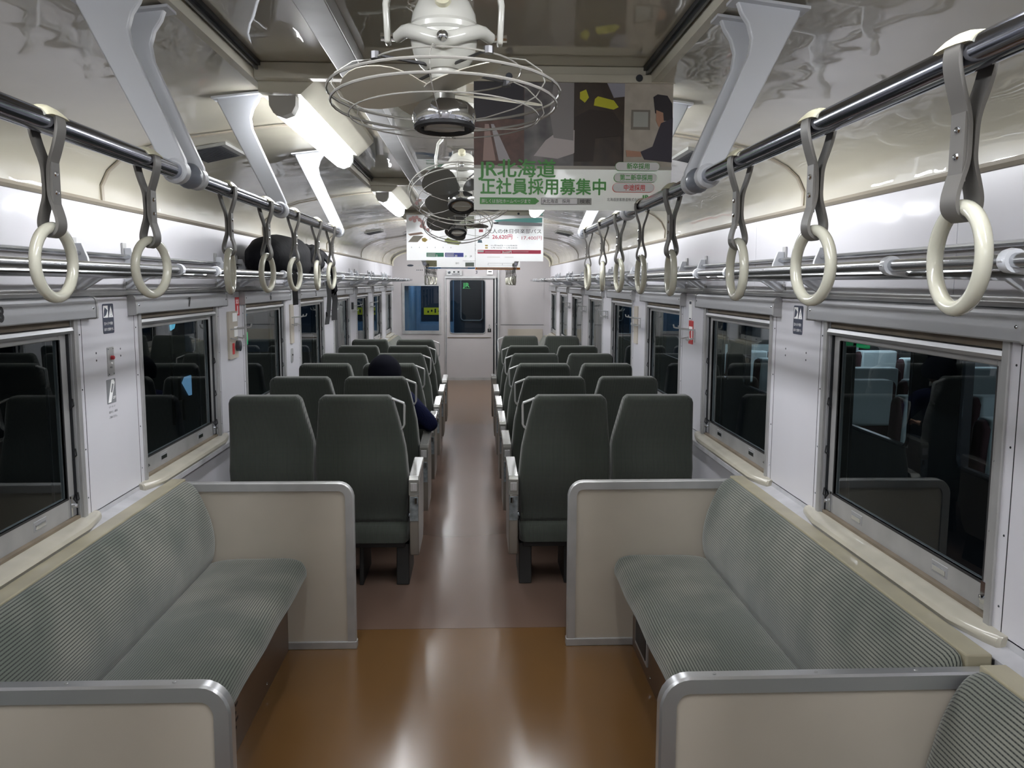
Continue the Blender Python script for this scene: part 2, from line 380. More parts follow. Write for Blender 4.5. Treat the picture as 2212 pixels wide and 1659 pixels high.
def window(s, a, b, num, idx):
    w_ = empty('window_%d' % idx, (s*W, a, 0.83), 'structure')
    X = lambda d: s*(W+d)
    # shade box
    hb = B().prism([(X(0.0), 1.556), (X(-0.029), 1.557), (X(-0.033), 1.561), (X(-0.0335), 1.590), (X(-0.030), 1.622), (X(-0.024), 1.631), (X(0.0), 1.637)], 'y', a-0.085, b+0.095).build('shade_box', 'alu', w_, angle=12)
    for y0, y1 in ((a-0.097, a-0.083), (b+0.093, b+0.107)):
        B().prism([(X(0.002), 1.552), (X(-0.032), 1.554), (X(-0.036), 1.559), (X(-0.0365), 1.592), (X(-0.033), 1.625), (X(-0.026), 1.634), (X(0.002), 1.640)], 'y', y0, y1).build('end_cap', 'alu_frame', hb, angle=12)
    for y in (a-0.06, b+0.07): B().lathe([(0.005, 0), (0.003, 0.002)], (X(-0.034), y, 1.594), (-s,0,0), 8).build('screw', 'chrome', hb)
    # jambs
    for (y0, y1, yi) in ((a, a+0.028, a+0.028), (b-0.028, b, b-0.028)):
        B().box(X(-0.008), X(0.098), y0, y1, 0.835, 1.558).build('jamb', 'alu_frame', w_, smooth=False, bevel=0.003)
        sg = 1 if yi < (a+b)/2 else -1
        B().box(X(0.012), X(0.09), yi, yi+sg*0.012, 0.84, 1.556).build('track_groove', 'groove', w_, smooth=False)
        B().box(X(0.004), X(0.012), yi, yi+sg*0.008, 0.84, 1.556).build('track_rib', 'alu', w_, smooth=False)
        hk = B()
        for z in (0.90, 1.06, 1.24): hk.tube([(X(0.010), yi+sg*0.008, z+0.035), (X(0.004), yi+sg*0.014, z+0.012), (X(0.016), yi+sg*0.018, z)], 0.0028, 5)
        hk.build('shade_catch', 'black_rubber', w_)
    B().box(X(0.006), X(0.09), a+0.028, b-0.028, 1.534, 1.556).build('shade_roll', 'dull_brown', w_, smooth=False)
    B().prism([(X(0.018), 1.506), (X(-0.002), 1.508), (X(-0.006), 1.518), (X(-0.002), 1.530), (X(0.018), 1.534)], 'y', a+0.030, b-0.030).build('shade_bar', 'alu_bright', w_)
    # sash
    g0, g1, h0, h1 = a+0.085, b-0.09, 0.925, 1.488
    sa = B().box(X(0.020), X(0.045), a+0.040, g0, 0.85, 1.51).box(X(0.020), X(0.045), g1, b-0.040, 0.85, 1.51)
    sa.box(X(0.020), X(0.045), g0, g1, 0.85, h0).box(X(0.020), X(0.045), g0, g1, h1, 1.51)
    sash = sa.build('sash', 'alu_frame', w_, smooth=False, bevel=0.003)
    B().box(X(0.0195), X(0.030), g0-0.006, g0, h0-0.006, h1).box(X(0.0195), X(0.030), g1, g1+0.006, h0-0.006, h1).box(X(0.0195), X(0.030), g0-0.006, g1+0.006, h0-0.006, h0).build('gasket', 'black_rubber', sash, smooth=False)
    B().box(X(0.030), X(0.034), g0-0.002, g1+0.002, h0-0.002, h1+0.002).build('pane', 'glass', sash, smooth=False)
    for y in (g0+0.20, g1-0.20):
        B().prism([(y-0.042, 0.872), (y+0.042, 0.872), (y+0.042, 0.906), (y-0.042, 0.906)], 'x', X(0.0185), X(0.0215)).build('finger_pull', 'alu', sash, smooth=False, bevel=0.002)
        B().prism([(y-0.034, 0.877), (y+0.034, 0.877), (y+0.034, 0.895), (y-0.034, 0.895)], 'x', X(0.0165), X(0.0195)).build('pull_lip', 'chrome', sash, smooth=False, bevel=0.002)
    for y in (a+0.062, b-0.062):
        B().box(X(0.014), X(0.021), y-0.018, y+0.018, 0.856, 0.93).lathe([(0.007,0),(0.007,0.012),(0.003,0.014)], (X(0.014), y, 0.892), (-s,0,0), 8).build('latch', 'chrome', sash, smooth=False)
    # sill
    B().prism([(X(0.02), 0.835), (X(0.005), 0.838), (X(0.005), 0.85), (X(0.09), 0.862), (X(0.09), 0.83)], 'y', a+0.028, b-0.028).build('weather_strip', 'dull_brown', w_, smooth=False)
    prof = [(0.02, 0.842), (-0.036, 0.838), (-0.052, 0.830), (-0.058, 0.818), (-0.052, 0.806), (-0.036, 0.800), (0.0, 0.799), (0.02, 0.80)]
    rings = []
    for y, k in ((a-0.066, 0.30), (a-0.060, 0.45), (a-0.02, 0.62), (a+0.10, 1.0), (b-0.10, 1.0), (b+0.02, 0.62), (b+0.066, 0.45), (b+0.072, 0.30)):
        rings.append([Vector((X(p if p > 0 else p*k), y, z)) for p, z in prof])
    B().rings(rings).build('sill', 'sill_cream', w_)
    if num and s < 0:
        text('number', num, 0.062, face_side(s, X(-0.036) , (a+b)/2 - 0.006, 1.572), 'black', w_, off=0.002)
    return w_
k = 0
for s in (-1, 1):
    for i, (a, b) in enumerate(WIN):
        k += 1
        window(s, a, b, str(9-i) if i else None, k)

# end wall (far)
ew = empty('wall_far', (0, YE, 0), 'structure')
DX0, DX1, DZ = -0.445, 0.375, 1.775
wx0, wx1, wz0, wz1 = -1.167, -0.555, 0.85, 1.645
B().box(-W-0.05, wx0, YE, YE+0.05, 0, 2.42).build('wall_panel', 'end_wall', ew, smooth=False)
B().box(wx0, wx1, YE, YE+0.05, 0, wz0).build('wall_panel', 'end_wall', ew, smooth=False)
B().box(wx0, wx1, YE, YE+0.05, wz1, 2.42).build('wall_panel', 'end_wall', ew, smooth=False)
B().box(wx1, DX0, YE, YE+0.05, 0, 2.42).build('wall_panel', 'end_wall', ew, smooth=False)
B().box(DX0, DX1+0.07, YE, YE+0.05, DZ, 2.42).build('wall_panel', 'end_wall', ew, smooth=False)
B().box(DX1+0.07, W+0.05, YE, YE+0.05, 0, 2.42).build('wall_panel', 'end_wall', ew, smooth=False)
B().box(0.50, 1.25, YE-0.004, YE, 0.97, 2.0).build('access_panel', 'end_wall', ew, smooth=False)
B().box(0.50, 1.25, YE-0.0045, YE, 0.965, 0.971).build('panel_joint', 'groove', ew, smooth=False)
B().box(0.627, 1.233, YE-0.006, YE, 0.68, 0.893).build('notice_plate', 'panel_cream', ew, smooth=False)
for s in (-1, 1):   # arched end bead of the ceiling
    B().tube([(s*(x-0.02), YE-0.02, z-0.02) for x, z in CEIL], 0.016, 8).build('arch_bead', 'cream_band', ew)
B().box(-W, W, YE-0.02, YE, 0, 0.05).build('skirting', 'alu_frame', ew, smooth=False)
# fixed window in the end wall
wi = empty('window_30', (-0.86, YE, 0.85), 'structure')
f = B()
for (x0, x1, z0, z1) in ((wx0-0.03, wx0+0.012, wz0+0.012, wz1-0.012), (wx1-0.012, wx1+0.03, wz0+0.012, wz1-0.012), (wx0-0.03, wx1+0.03, wz1-0.012, wz1+0.03), (wx0-0.03, wx1+0.03, wz0-0.045, wz0+0.012)):
    f.box(x0, x1, YE-0.012, YE-0.0003, z0, z1).box(max(x0, wx0+0.0005), min(x1, wx1-0.0005), YE-0.0003, YE+0.03, max(z0, wz0+0.0005), min(z1, wz1-0.0005))
f.build('frame', 'alu_frame', wi, smooth=False)
B().box(wx0, wx1, YE+0.01, YE+0.014, wz0, wz1).build('pane', 'glass', wi, smooth=False)
# sliding door
dr = empty('door_1', (0, YE, 0), 'structure')
gx0, gx1, gz0, gz1 = -0.375, 0.232, 0.82, 1.735
leaf = B()
out = rrect(DX0+0.01, DX1-0.005, 0.0, DZ-0.015, 0.001, 5); inn = rrect(gx0, gx1, gz0, gz1, 0.045, 5)
n = len(out)
leaf.add([(x, YE-0.005, z) for x, z in out] + [(x, YE-0.005, z) for x, z in inn] + [(x, YE+0.035, z) for x, z in out] + [(x, YE+0.035, z) for x, z in inn],
         [(i, (i+1) % n, n+(i+1) % n, n+i) for i in range(n)] + [(2*n+i, 3*n+i, 3*n+(i+1) % n, 2*n+(i+1) % n) for i in range(n)] +
         [(i, 2*n+i, 2*n+(i+1) % n, (i+1) % n) for i in range(n)] + [(n+i, n+(i+1) % n, 3*n+(i+1) % n, 3*n+i) for i in range(n)])
leaf.build('door_leaf', 'end_wall', dr, smooth=False)
B().tube([(x, YE-0.008, z) for x, z in rrect(gx0-0.004, gx1+0.004, gz0-0.004, gz1+0.004, 0.048, 5)], 0.008, 6, closed=True).build('window_trim', 'alu_bright', dr)
B().box(gx0-0.01, gx1+0.01, YE+0.012, YE+0.016, gz0-0.01, gz1+0.01).build('pane', 'glass', dr, smooth=False)
text('logo', 'JR', 0.105, face_cam(-0.145, YE+0.009, 1.615), plain('green_logo', (60, 150, 84)), dr, off=0.002, sx=1.15)
B().box(-0.135, -0.025, YE+0.0095, YE+0.0115, 1.592, 1.597).build('logo_line', 'green_logo', dr, smooth=False)
B().box(DX0+0.03, DX1-0.04, YE-0.016, YE-0.004, 0.742, 0.752).build('rail', 'dull_brown', dr, smooth=False)
B().tube([(0.305, YE-0.01, 0.86), (0.305, YE-0.035, 0.88), (0.305, YE-0.035, 0.95), (0.305, YE-0.01, 0.97)], 0.01, 8).box(0.275, 0.335, YE-0.01, YE-0.004, 0.84, 0.90).build('handle', 'chrome', dr)
B().box(DX1, DX1+0.02, YE-0.008, YE+0.05, 0, DZ).build('door_gap', 'black', dr, smooth=False)
fr = B().box(DX0-0.02, DX0+0.006, YE-0.02, YE+0.05, 0, DZ+0.02).box(DX1+0.02, DX1+0.05, YE-0.02, YE+0.05, 0, DZ+0.02).box(DX0-0.02, DX1+0.05, YE-0.03, YE+0.05, DZ-0.012, DZ+0.03)
fr.build('frame', 'alu_frame', dr, smooth=False, bevel=0.003)
B().box(DX1+0.07, DX1+0.10, YE-0.05, YE, 0.0, 2.0).build('post', 'alu_frame', dr, smooth=False, bevel=0.004)
B().tube([(DX1+0.035, YE-0.04, 1.0), (DX1+0.055, YE-0.06, 0.97)], 0.012, 8).build('latch', 'chrome', dr)
def wallbox(name, label, cat, x0, x1, z0, z1, d, m, y=YE):
    e = empty(name, ((x0+x1)/2, y, z0)); tag(e, label, cat)
    B().box(x0, x1, y-d, y-0.0005, z0, z1).build('case', m, e, smooth=False, bevel=0.004)
    return e
e = wallbox('door_control_box', 'small grey box with speaker and two dark buttons above the end door', 'control box', -0.435, -0.165, 1.81, 1.90, 0.04, 'alu_frame')
for x in (-0.30, -0.225): B().box(x-0.016, x+0.016, YE-0.045, YE-0.038, 1.86, 1.885).build('button', 'black', e, smooth=False)
B().lathe([(0.024, 0), (0.024, 0.003), (0.018, 0.004)], (-0.385, YE-0.04, 1.865), (0,-1,0), 14).build('speaker', 'dark_strip', e)
B().box(-0.34, -0.20, YE-0.0415, YE-0.0395, 1.83, 1.842).build('lettering', 'dark_strip', e, smooth=False)
e = wallbox('emergency_case', 'small white case with dark slot above right corner of end door', 'case', 0.262, 0.365, 1.83, 1.93, 0.03, 'white')
B().box(0.285, 0.345, YE-0.033, YE-0.029, 1.872, 1.888).build('slot', 'black', e, smooth=False)
o = text('car_number', '3', 0.075, face_cam(0.065, YE-0.001, 1.845), 'dark_strip', None, off=0.001); tag(o, 'grey figure 3 on the wall above the end door', 'number')
o = B().lathe([(0.055, 0), (0.05, 0.004)], (0,0,0), (0,-1,0), 20); o.xf(Matrix.Translation((-1.05, YE-0.0005, 1.98)) @ Matrix.Diagonal((1,1,0.32,1)))
o = o.build('oval_plate', 'dark_blue', None); tag(o, 'dark oval maker plate on the far wall above the left window', 'plate')
o = B().box(-0.93, -0.86, YE-0.004, YE-0.0005, 1.965, 1.99).build('name_plate', 'alu_frame', None, smooth=False); tag(o, 'small silver plate beside the dark oval plate on the far wall', 'plate')
b_ = B()
for i in range(4): b_.box(-0.945+i*0.03, -0.930+i*0.03, YE-0.002, YE-0.0005, 1.895, 1.908)
o = b_.build('car_lettering', 'dark_strip', None, smooth=False); tag(o, 'four tiny dark characters on the far wall under the plates', 'lettering')

# vestibule beyond
vb = empty('wall_vestibule', (0, 16.9, 0), 'structure')
B().box(-W, -0.36, 16.9, 16.95, 0, 2.42).build('wall_panel', 'blue_wall', vb, smooth=False)
B().box(0.26, W, 16.9, 16.95, 0, 2.42).build('wall_panel', 'dark_blue', vb, smooth=False)
B().box(-0.36, 0.26, 16.9, 16.95, 1.85, 2.42).build('wall_panel', 'dark_blue', vb, smooth=False)
B().box(-0.36, 0.26, 16.93, 16.96, 0.0, 1.85).build('wall_panel', 'dark_blue', vb, smooth=False)
B().box(-1.0, -0.38, 16.88, 16.9, 0.95, 1.8).build('dark_window', 'dark_blue', vb, smooth=False)
B().tube([(x, 16.9, z) for x, z in rrect(-0.22, 0.20, 0.95, 1.80, 0.06)], 0.010, 6, closed=True).build('door_window_trim', 'alu_bright', vb)
B().box(-0.22, 0.20, 16.915, 16.925, 0.95, 1.80).build('door_window', 'black', vb, smooth=False)
e = empty('yellow_sign', (-0.72, 16.87, 1.1)); tag(e, 'yellow sign seen through the window left of the end door', 'sign')
B().box(-0.95, -0.45, 16.865, 16.879, 1.06, 1.20).build('board', plain('yellow', (206, 192, 28)), e, smooth=False)
mk = B()
for i in range(6): mk.box(-0.88+i*0.07, -0.85+i*0.07, 16.862, 16.865, 1.10+0.02*(i % 2), 1.14+0.02*(i % 3))
mk.build('lettering', 'black', e, smooth=False)
B().box(-1.2, -1.1, 15.0, 16.9, 0, 2.3).build('partition', 'blue_wall', vb, smooth=False)
lt = bpy.data.lights.new('vestibule_light', 'AREA'); lt.energy = 22; lt.size = 0.5; lt.color = (0.6, 0.8, 1.0)
lo = bpy.data.objects.new('vestibule_light', lt); lo.location = (-0.5, 15.9, 2.3); COL.objects.link(lo)

# back wall behind the camera
o = B().box(-W-0.05, W+0.05, YB-0.06, YB, 0, 2.42).build('wall_near', 'end_wall', None, smooth=False); o['kind'] = 'structure'

# ceiling cross bands, conduit
BANDS = [-0.12, 2.71, 5.54, 8.0, 11.45]
for i, y in enumerate(BANDS):
    o = B().box(-XJ+0.012, XJ-0.012, y-0.045, y, ZJ-0.002, ZC-0.0005).build('trim_%d' % (i+1), 'cream_band', None, smooth=False, bevel=0.003); o['kind'] = 'structure'
o = empty('trim_8', (-0.30, 2.0, ZC), 'structure')
B().box(-0.335, -0.262, YB, 2.66, ZC-0.045, ZC-0.0005).build('duct', 'alu_frame', o, smooth=False, bevel=0.003)
for a, b in ((2.72, 5.49), (5.55, 7.95), (8.01, 11.4), (11.46, YE)):
    B().box(-0.335, -0.262, a, b, ZC-0.045, ZC-0.0005).build('duct', 'alu_frame', o, smooth=False, bevel=0.003)
    B().box(-0.342, -0.255, a+0.75, a+0.768, ZC-0.052, ZC-0.0005).build('joint_clip', 'alu_bright', o, smooth=False)
# ceiling vents
for s in (-1, 1):
    for j, y in enumerate((3.75, 9.5)):
        def cz(x): 
            for (xa, za), (xb, zb) in zip(CEIL[:-1], CEIL[1:]):
                if xb <= x <= xa: return za + (zb-za)*(xa-x)/(xa-xb)
        e = empty('ceiling_vent', (s*1.04, y, 2.24)); 
        tag(e, 'dark slotted vent in the %s side ceiling, %s' % (SIDE[s], 'near the front strap rail' if j == 0 else 'far along by the posters'), 'vent')
        x0, x1 = 1.13, 0.95; z0, z1 = cz(x0)-0.012, cz(x1)-0.012
        fr = B(); fr.prism([(s*x0, z0), (s*x1, z1), (s*x1, z1+0.012), (s*x0, z0+0.012)], 'y', y-0.15, y+0.15).build('plate', mat('vent_grey', (128, 128, 124), 0.4, metal=0.4) if 'vg' not in M else M['vg'], e, smooth=False)
        sl = B()
        for q in range(14):
            yy = y-0.13+q*0.02
            sl.prism([(s*(x0-0.02), z0+0.001), (s*(x1+0.02), z1), (s*(x1+0.02), z1-0.005), (s*(x0-0.02), z0-0.004)], 'y', yy-0.004, yy+0.004)
        sl.build('slats', 'groove', e, smooth=False, kind='stuff')

# ================================================================ LAMPS
def lamp(s, y0, label):
    e = empty('fluorescent_lamp', (s*0.53, y0+0.6, 2.3)); tag(e, label, 'lamp', None)
    x = 0.53
    B().prism([(s*0.597, 2.30), (s*0.597, 2.268), (s*0.47, 2.262), (s*0.40, 2.325), (s*0.40, 2.344), (s*0.597, 2.344)], 'y', y0, y0+1.30).build('housing', 'cream_band', e, smooth=False)
    pr = [(s*(x+0.042), 2.262), (s*(x+0.040), 2.232), (s*(x+0.028), 2.210), (s*x, 2.200), (s*(x-0.028), 2.210), (s*(x-0.040), 2.232), (s*(x-0.042), 2.262)]
    B().prism(pr, 'y', y0+0.075, y0+1.245).build('diffuser', 'lamp', e)
    for a, b in ((y0+0.02, y0+0.074), (y0+1.246, y0+1.28)):
        B().prism([(px*1.0, pz) for px, pz in pr], 'y', a, b).build('end_cap', 'lamp_cap', e)
    return e
LY = [-2.5, -0.10, 2.715, 5.545, 8.02, 11.47, 13.2]
nm = ['behind the viewpoint', 'above the viewpoint', 'nearest lit one behind the first cross band', 'between the first two fans and the paired posters', 'behind the paired posters', 'deep in the carriage', 'last before the end door']
for s in (-1, 1):
    for y, t in zip(LY, nm): lamp(s, y, 'white fluorescent ceiling lamp, %s row, %s' % (SIDE[s], t))

# ================================================================ PARTITIONS AND BENCHES
def partition(s, y, label):
    e = empty('seat_partition', (s*0.92, y, 0)); tag(e, label, 'partition')
    x0, x1, zt, r = 0.505, W-0.002, 0.775, 0.055
    arc = [(x0+r-r*math.cos(t*PI/12), zt-r+r*math.sin(t*PI/12)) for t in range(7)]
    B().prism([(s*x, z) for x, z in [(x0, 0.035)] + arc + [(x1, zt), (x1, 0.035)]], 'y', y+0.008, y+0.032).build('panel', 'panel_cream', e)
    path = [(x0-0.002, 0.035), (x0-0.002, zt-r)] + arc[1:] + [(x1, zt+0.002)]
    P = [Vector((s*x, y+0.02, z)) for x, z in path]
    rings = []
    for i, p in enumerate(P):
        d = (P[min(i+1, len(P)-1)] - P[max(i-1, 0)]).normalized(); nr = Vector((0,1,0)).cross(d)
        if nr.dot(Vector((s*0.9, y+0.02, 0.4)) - p) > 0: nr = -nr
        rings.append([p + nr*u + Vector((0,1,0))*v for u, v in ((-0.026,-0.020),(0.008,-0.020),(0.013,-0.014),(0.013,0.014),(0.008,0.020),(-0.026,0.020))])
    fr = B().rings(rings).build('edge_trim', 'alu_bright' if y < 3 else 'alu_frame', e)
    sc = B()
    for xx in (0.62, 0.86, 1.10, 1.30): sc.lathe([(0.0045,0),(0.003,0.001)], (s*xx, y+0.02, zt+0.0145), (0,0,1), 8)
    sc.build('screws', 'alu_frame', e, kind='stuff')
    B().box(s*(x0-0.018), s*x1, y-0.002, y+0.042, 0.0, 0.036).build('skirting', 'alu_frame', e, smooth=False, bevel=0.003)
    return e
for s in (-1, 1):
    partition(s, 1.85, 'cream partition with silver edge, nearest %s, at the bottom of the view' % SIDE[s])
    partition(s, 3.81, 'cream partition with grey edge between %s bench and first seat row' % SIDE[s])
    partition(s, 10.75, 'far cream partition on the %s behind the last seat row' % SIDE[s])

def loft(prof, ys, name, m, parent, inset=0.03, wave=0.0, s=1, seed=0):
    """cushion: closed x,z outline lofted along y with soft ends, UV v = arc length"""
    rnd = random.Random(seed)
    n = len(prof); cx = sum(p[0] for p in prof)/n; cz = sum(p[1] for p in prof)/n
    arc = [0.0]
    for i in range(n): arc.append(arc[-1] + math.dist(prof[i], prof[(i+1) % n]))
    y0, y1 = ys; L = y1-y0; st = [(0, 0.0), (0.006, 0.5), (0.02, 0.85), (0.045, 1.0)]
    yy = [(y0+d, k) for d, k in st] + [(y0+0.045+(L-0.09)*t/40, 1.0) for t in range(1, 40)] + [(y1-d, k) for d, k in reversed(st)]
    b = B(); uvs = []; rings = []
    for y, k in yy:
        r = []
        for i in range(n+1):
            px, pz = prof[i % n]; dx, dz = px-cx, pz-cz; dl = math.hypot(dx, dz)
            q = 1 - (1-k)*inset/dl
            wv = wave*math.sin((y-y0)/L*2*PI*4)*0.5
            if k < 1: wv = 0
            q2 = q + wv/dl*(1 if (dz > 0 or dx*s < 0) else 0)
            r.append(Vector((cx+dx*q2, y, cz+dz*q2))); uvs.append((y, arc[i]))
        rings.append(r)
    m_ = n+1; vs = [p for r in rings for p in r]; fs = []
    for i in range(len(rings)-1):
        for k2 in range(n): fs.append((i*m_+k2, i*m_+k2+1, (i+1)*m_+k2+1, (i+1)*m_+k2))
    fs += [tuple(range(n-1, -1, -1)), tuple((len(rings)-1)*m_+k2 for k2 in range(n))]
    b.add(vs, fs)
    o = b.build(name, m, parent, uvs=uvs, angle=60)
    return o

def smoothpoly(pts, it=2):
    for _ in range(it):
        q = []
        for i in range(len(pts)):
            a = pts[i]; c = pts[(i+1) % len(pts)]
            q += [(a[0]*.75+c[0]*.25, a[1]*.75+c[1]*.25), (a[0]*.25+c[0]*.75, a[1]*.25+c[1]*.75)]
        pts = q
    return pts
def bench(s, y0, y1, label, vent=False, louvre=False):
    e = empty('long_bench', (s*1.0, (y0+y1)/2, 0)); tag(e, label, 'bench')
    seat = smoothpoly([(0.70, 0.345), (0.70, 0.40), (0.735, 0.445), (0.90, 0.450), (1.05, 0.445), (1.16, 0.425), (1.16, 0.35)], 2)
    loft([(s*x, z) for x, z in seat], (y0, y1), 'seat_cushion', 'bench_fabric', e, wave=0.004, s=s)
    back = smoothpoly([(1.25, 0.38), (1.135, 0.40), (1.105, 0.50), (1.115, 0.62), (1.16, 0.73), (1.205, 0.805), (1.25, 0.81)], 2)
    loft([(s*x, z) for x, z in back], (y0, y1), 'backrest', 'bench_fabric', e, wave=0.0, s=s)
    B().box(s*0.80, s*1.30, y0, y1, 0.30, 0.375).build('seat_base', 'seat_under', e, smooth=False)
    kp = B().box(s*0.80, s*0.815, y0, y1, 0.0, 0.35).build('kick_panel', 'kick', e, smooth=False, bevel=0.002)
    B().box(s*1.236, s*1.300, y0, y1, 0.770, 0.8125).build('top_strip', 'strip_wood', e, smooth=False, bevel=0.004)
    B().box(s*1.3005, s*1.3055, y0, y1, 0.77, 0.800).build('back_gap', 'black', e, smooth=False)
    if louvre:
        b = B()
        for r_ in range(7):
            for c_ in range(16):
                yy = y0+0.35+c_*0.045+(0.022 if r_ % 2 else 0); zz = 0.09+r_*0.028
                b.box(s*0.7985, s*0.8005, yy, yy+0.028, zz, zz+0.009)
        b.build('vent_holes', 'black', kp, smooth=False, kind='stuff')
    if vent:
        B().box(s*0.793, s*0.801, y1-0.36, y1-0.10, 0.06, 0.28).build('vent_frame', 'alu_frame', kp, smooth=False)
        B().box(s*0.790, s*0.794, y1-0.34, y1-0.12, 0.08, 0.26).build('vent_grille', 'black', kp, smooth=False)
    b = B()
    for yy in (y0+0.3, y0+0.9, y0+1.5):
        for z in (0.04, 0.27): b.lathe([(0.006, 0), (0.004, 0.003)], (s*0.80, yy, z), (-s,0,0), 8)
    b.build('screws', 'chrome', kp, kind='stuff')
    return e
for s in (-1, 1):
    bench(s, 1.895, 3.805, 'grey-green corduroy long bench on the %s between the two cream partitions' % SIDE[s], vent=(s > 0), louvre=(s < 0))
    bench(s, -1.4, 1.845, 'grey-green corduroy long bench on the %s in front of the nearest partition' % SIDE[s])
    bench(s, 10.80, 14.4, 'grey-green long bench on the %s beyond the seat rows' % SIDE[s])

# ================================================================ DOUBLE SEATS
def back_y(z):     # y offset of the rear face by height
    pts = [(0.36, 0.10), (0.45, 0.085), (0.56, 0.045), (0.68, 0.025), (0.78, 0.045), (0.88, 0.045), (1.0, 0.02), (1.09, 0.0)]
    for (a, p), (b, q) in zip(pts[:-1], pts[1:]):
        if z <= b: 
            t = max(0, (z-a)/(b-a)); return p+(q-p)*t
    return 0.0
def backrest(outline, parent, y0, name='backrest'):
    """outline: list of x,z round-cornered; thick upholstered slab following back_y"""
    cx = sum(p[0] for p in outline)/len(outline); cz = sum(p[1] for p in outline)/len(outline)
    def inset(d):
        r = []
        n = len(outline)
        for i in range(n):
            a = Vector(outline[i-1]); b = Vector(outline[i]); c = Vector(outline[(i+1) % n])
            t = (c-a).normalized(); nr = Vector((-t.y, t.x))
            if nr.dot(Vector((cx, cz))-b) < 0: nr = -nr
            r.append(b + nr*d)
        return r
    rings = []
    for dy, ins in ((0.004, 0.05), (0.0, 0.028), (0.003, 0.012), (0.012, 0.003), (0.028, 0.0), (0.085, 0.0), (0.105, 0.006), (0.118, 0.02), (0.122, 0.045)):
        rings.append([Vector((p.x, y0 + back_y(p.y) + dy + (0.02 if dy > 0.05 and p.y < 0.75 else 0), p.y)) for p in inset(ins)])
    b = B()
    nn = len(outline); vs = [p for r in rings for p in r]; fs = []
    for i in range(len(rings)-1):
        for k2 in range(nn): fs.append((i*nn+k2, i*nn+(k2+1) % nn, (i+1)*nn+(k2+1) % nn, (i+1)*nn+k2))
    b.add(vs, fs)
    # end faces as horizontal strips between the two sides (outline is ordered up one side and down the other)
    def strip(base, flip):
        fs2 = []
        h = nn//2
        for i in range(h-1):
            a, b2, c, d = base+i, base+i+1, base+nn-2-i, base+nn-1-i
            fs2.append((a, b2, c, d) if flip else (d, c, b2, a))
        return fs2
    b.f += strip(0, True) + strip((len(rings)-1)*nn, False)
    return b.build(name, 'seat_fabric', parent, angle=60)
def resample_outline(left, right, zs):
    """left(z), right(z) edge functions -> outline up the left side, down the right"""
    return [(left(z), z) for z in zs] + [(right(z), z) for z in reversed(zs)]
def interp(pts):
    def f(z):
        if z <= pts[0][0]: return pts[0][1]
        for (a, p), (b, q) in zip(pts[:-1], pts[1:]):
            if z <= b: return p+(q-p)*(z-a)/(b-a)
        return pts[-1][1]
    return f
ZS = [0.37, 0.385, 0.41, 0.45, 0.50, 0.56, 0.62, 0.68, 0.74, 0.80, 0.83, 0.87, 0.92, 0.97, 1.02, 1.05, 1.07, 1.082, 1.0876]
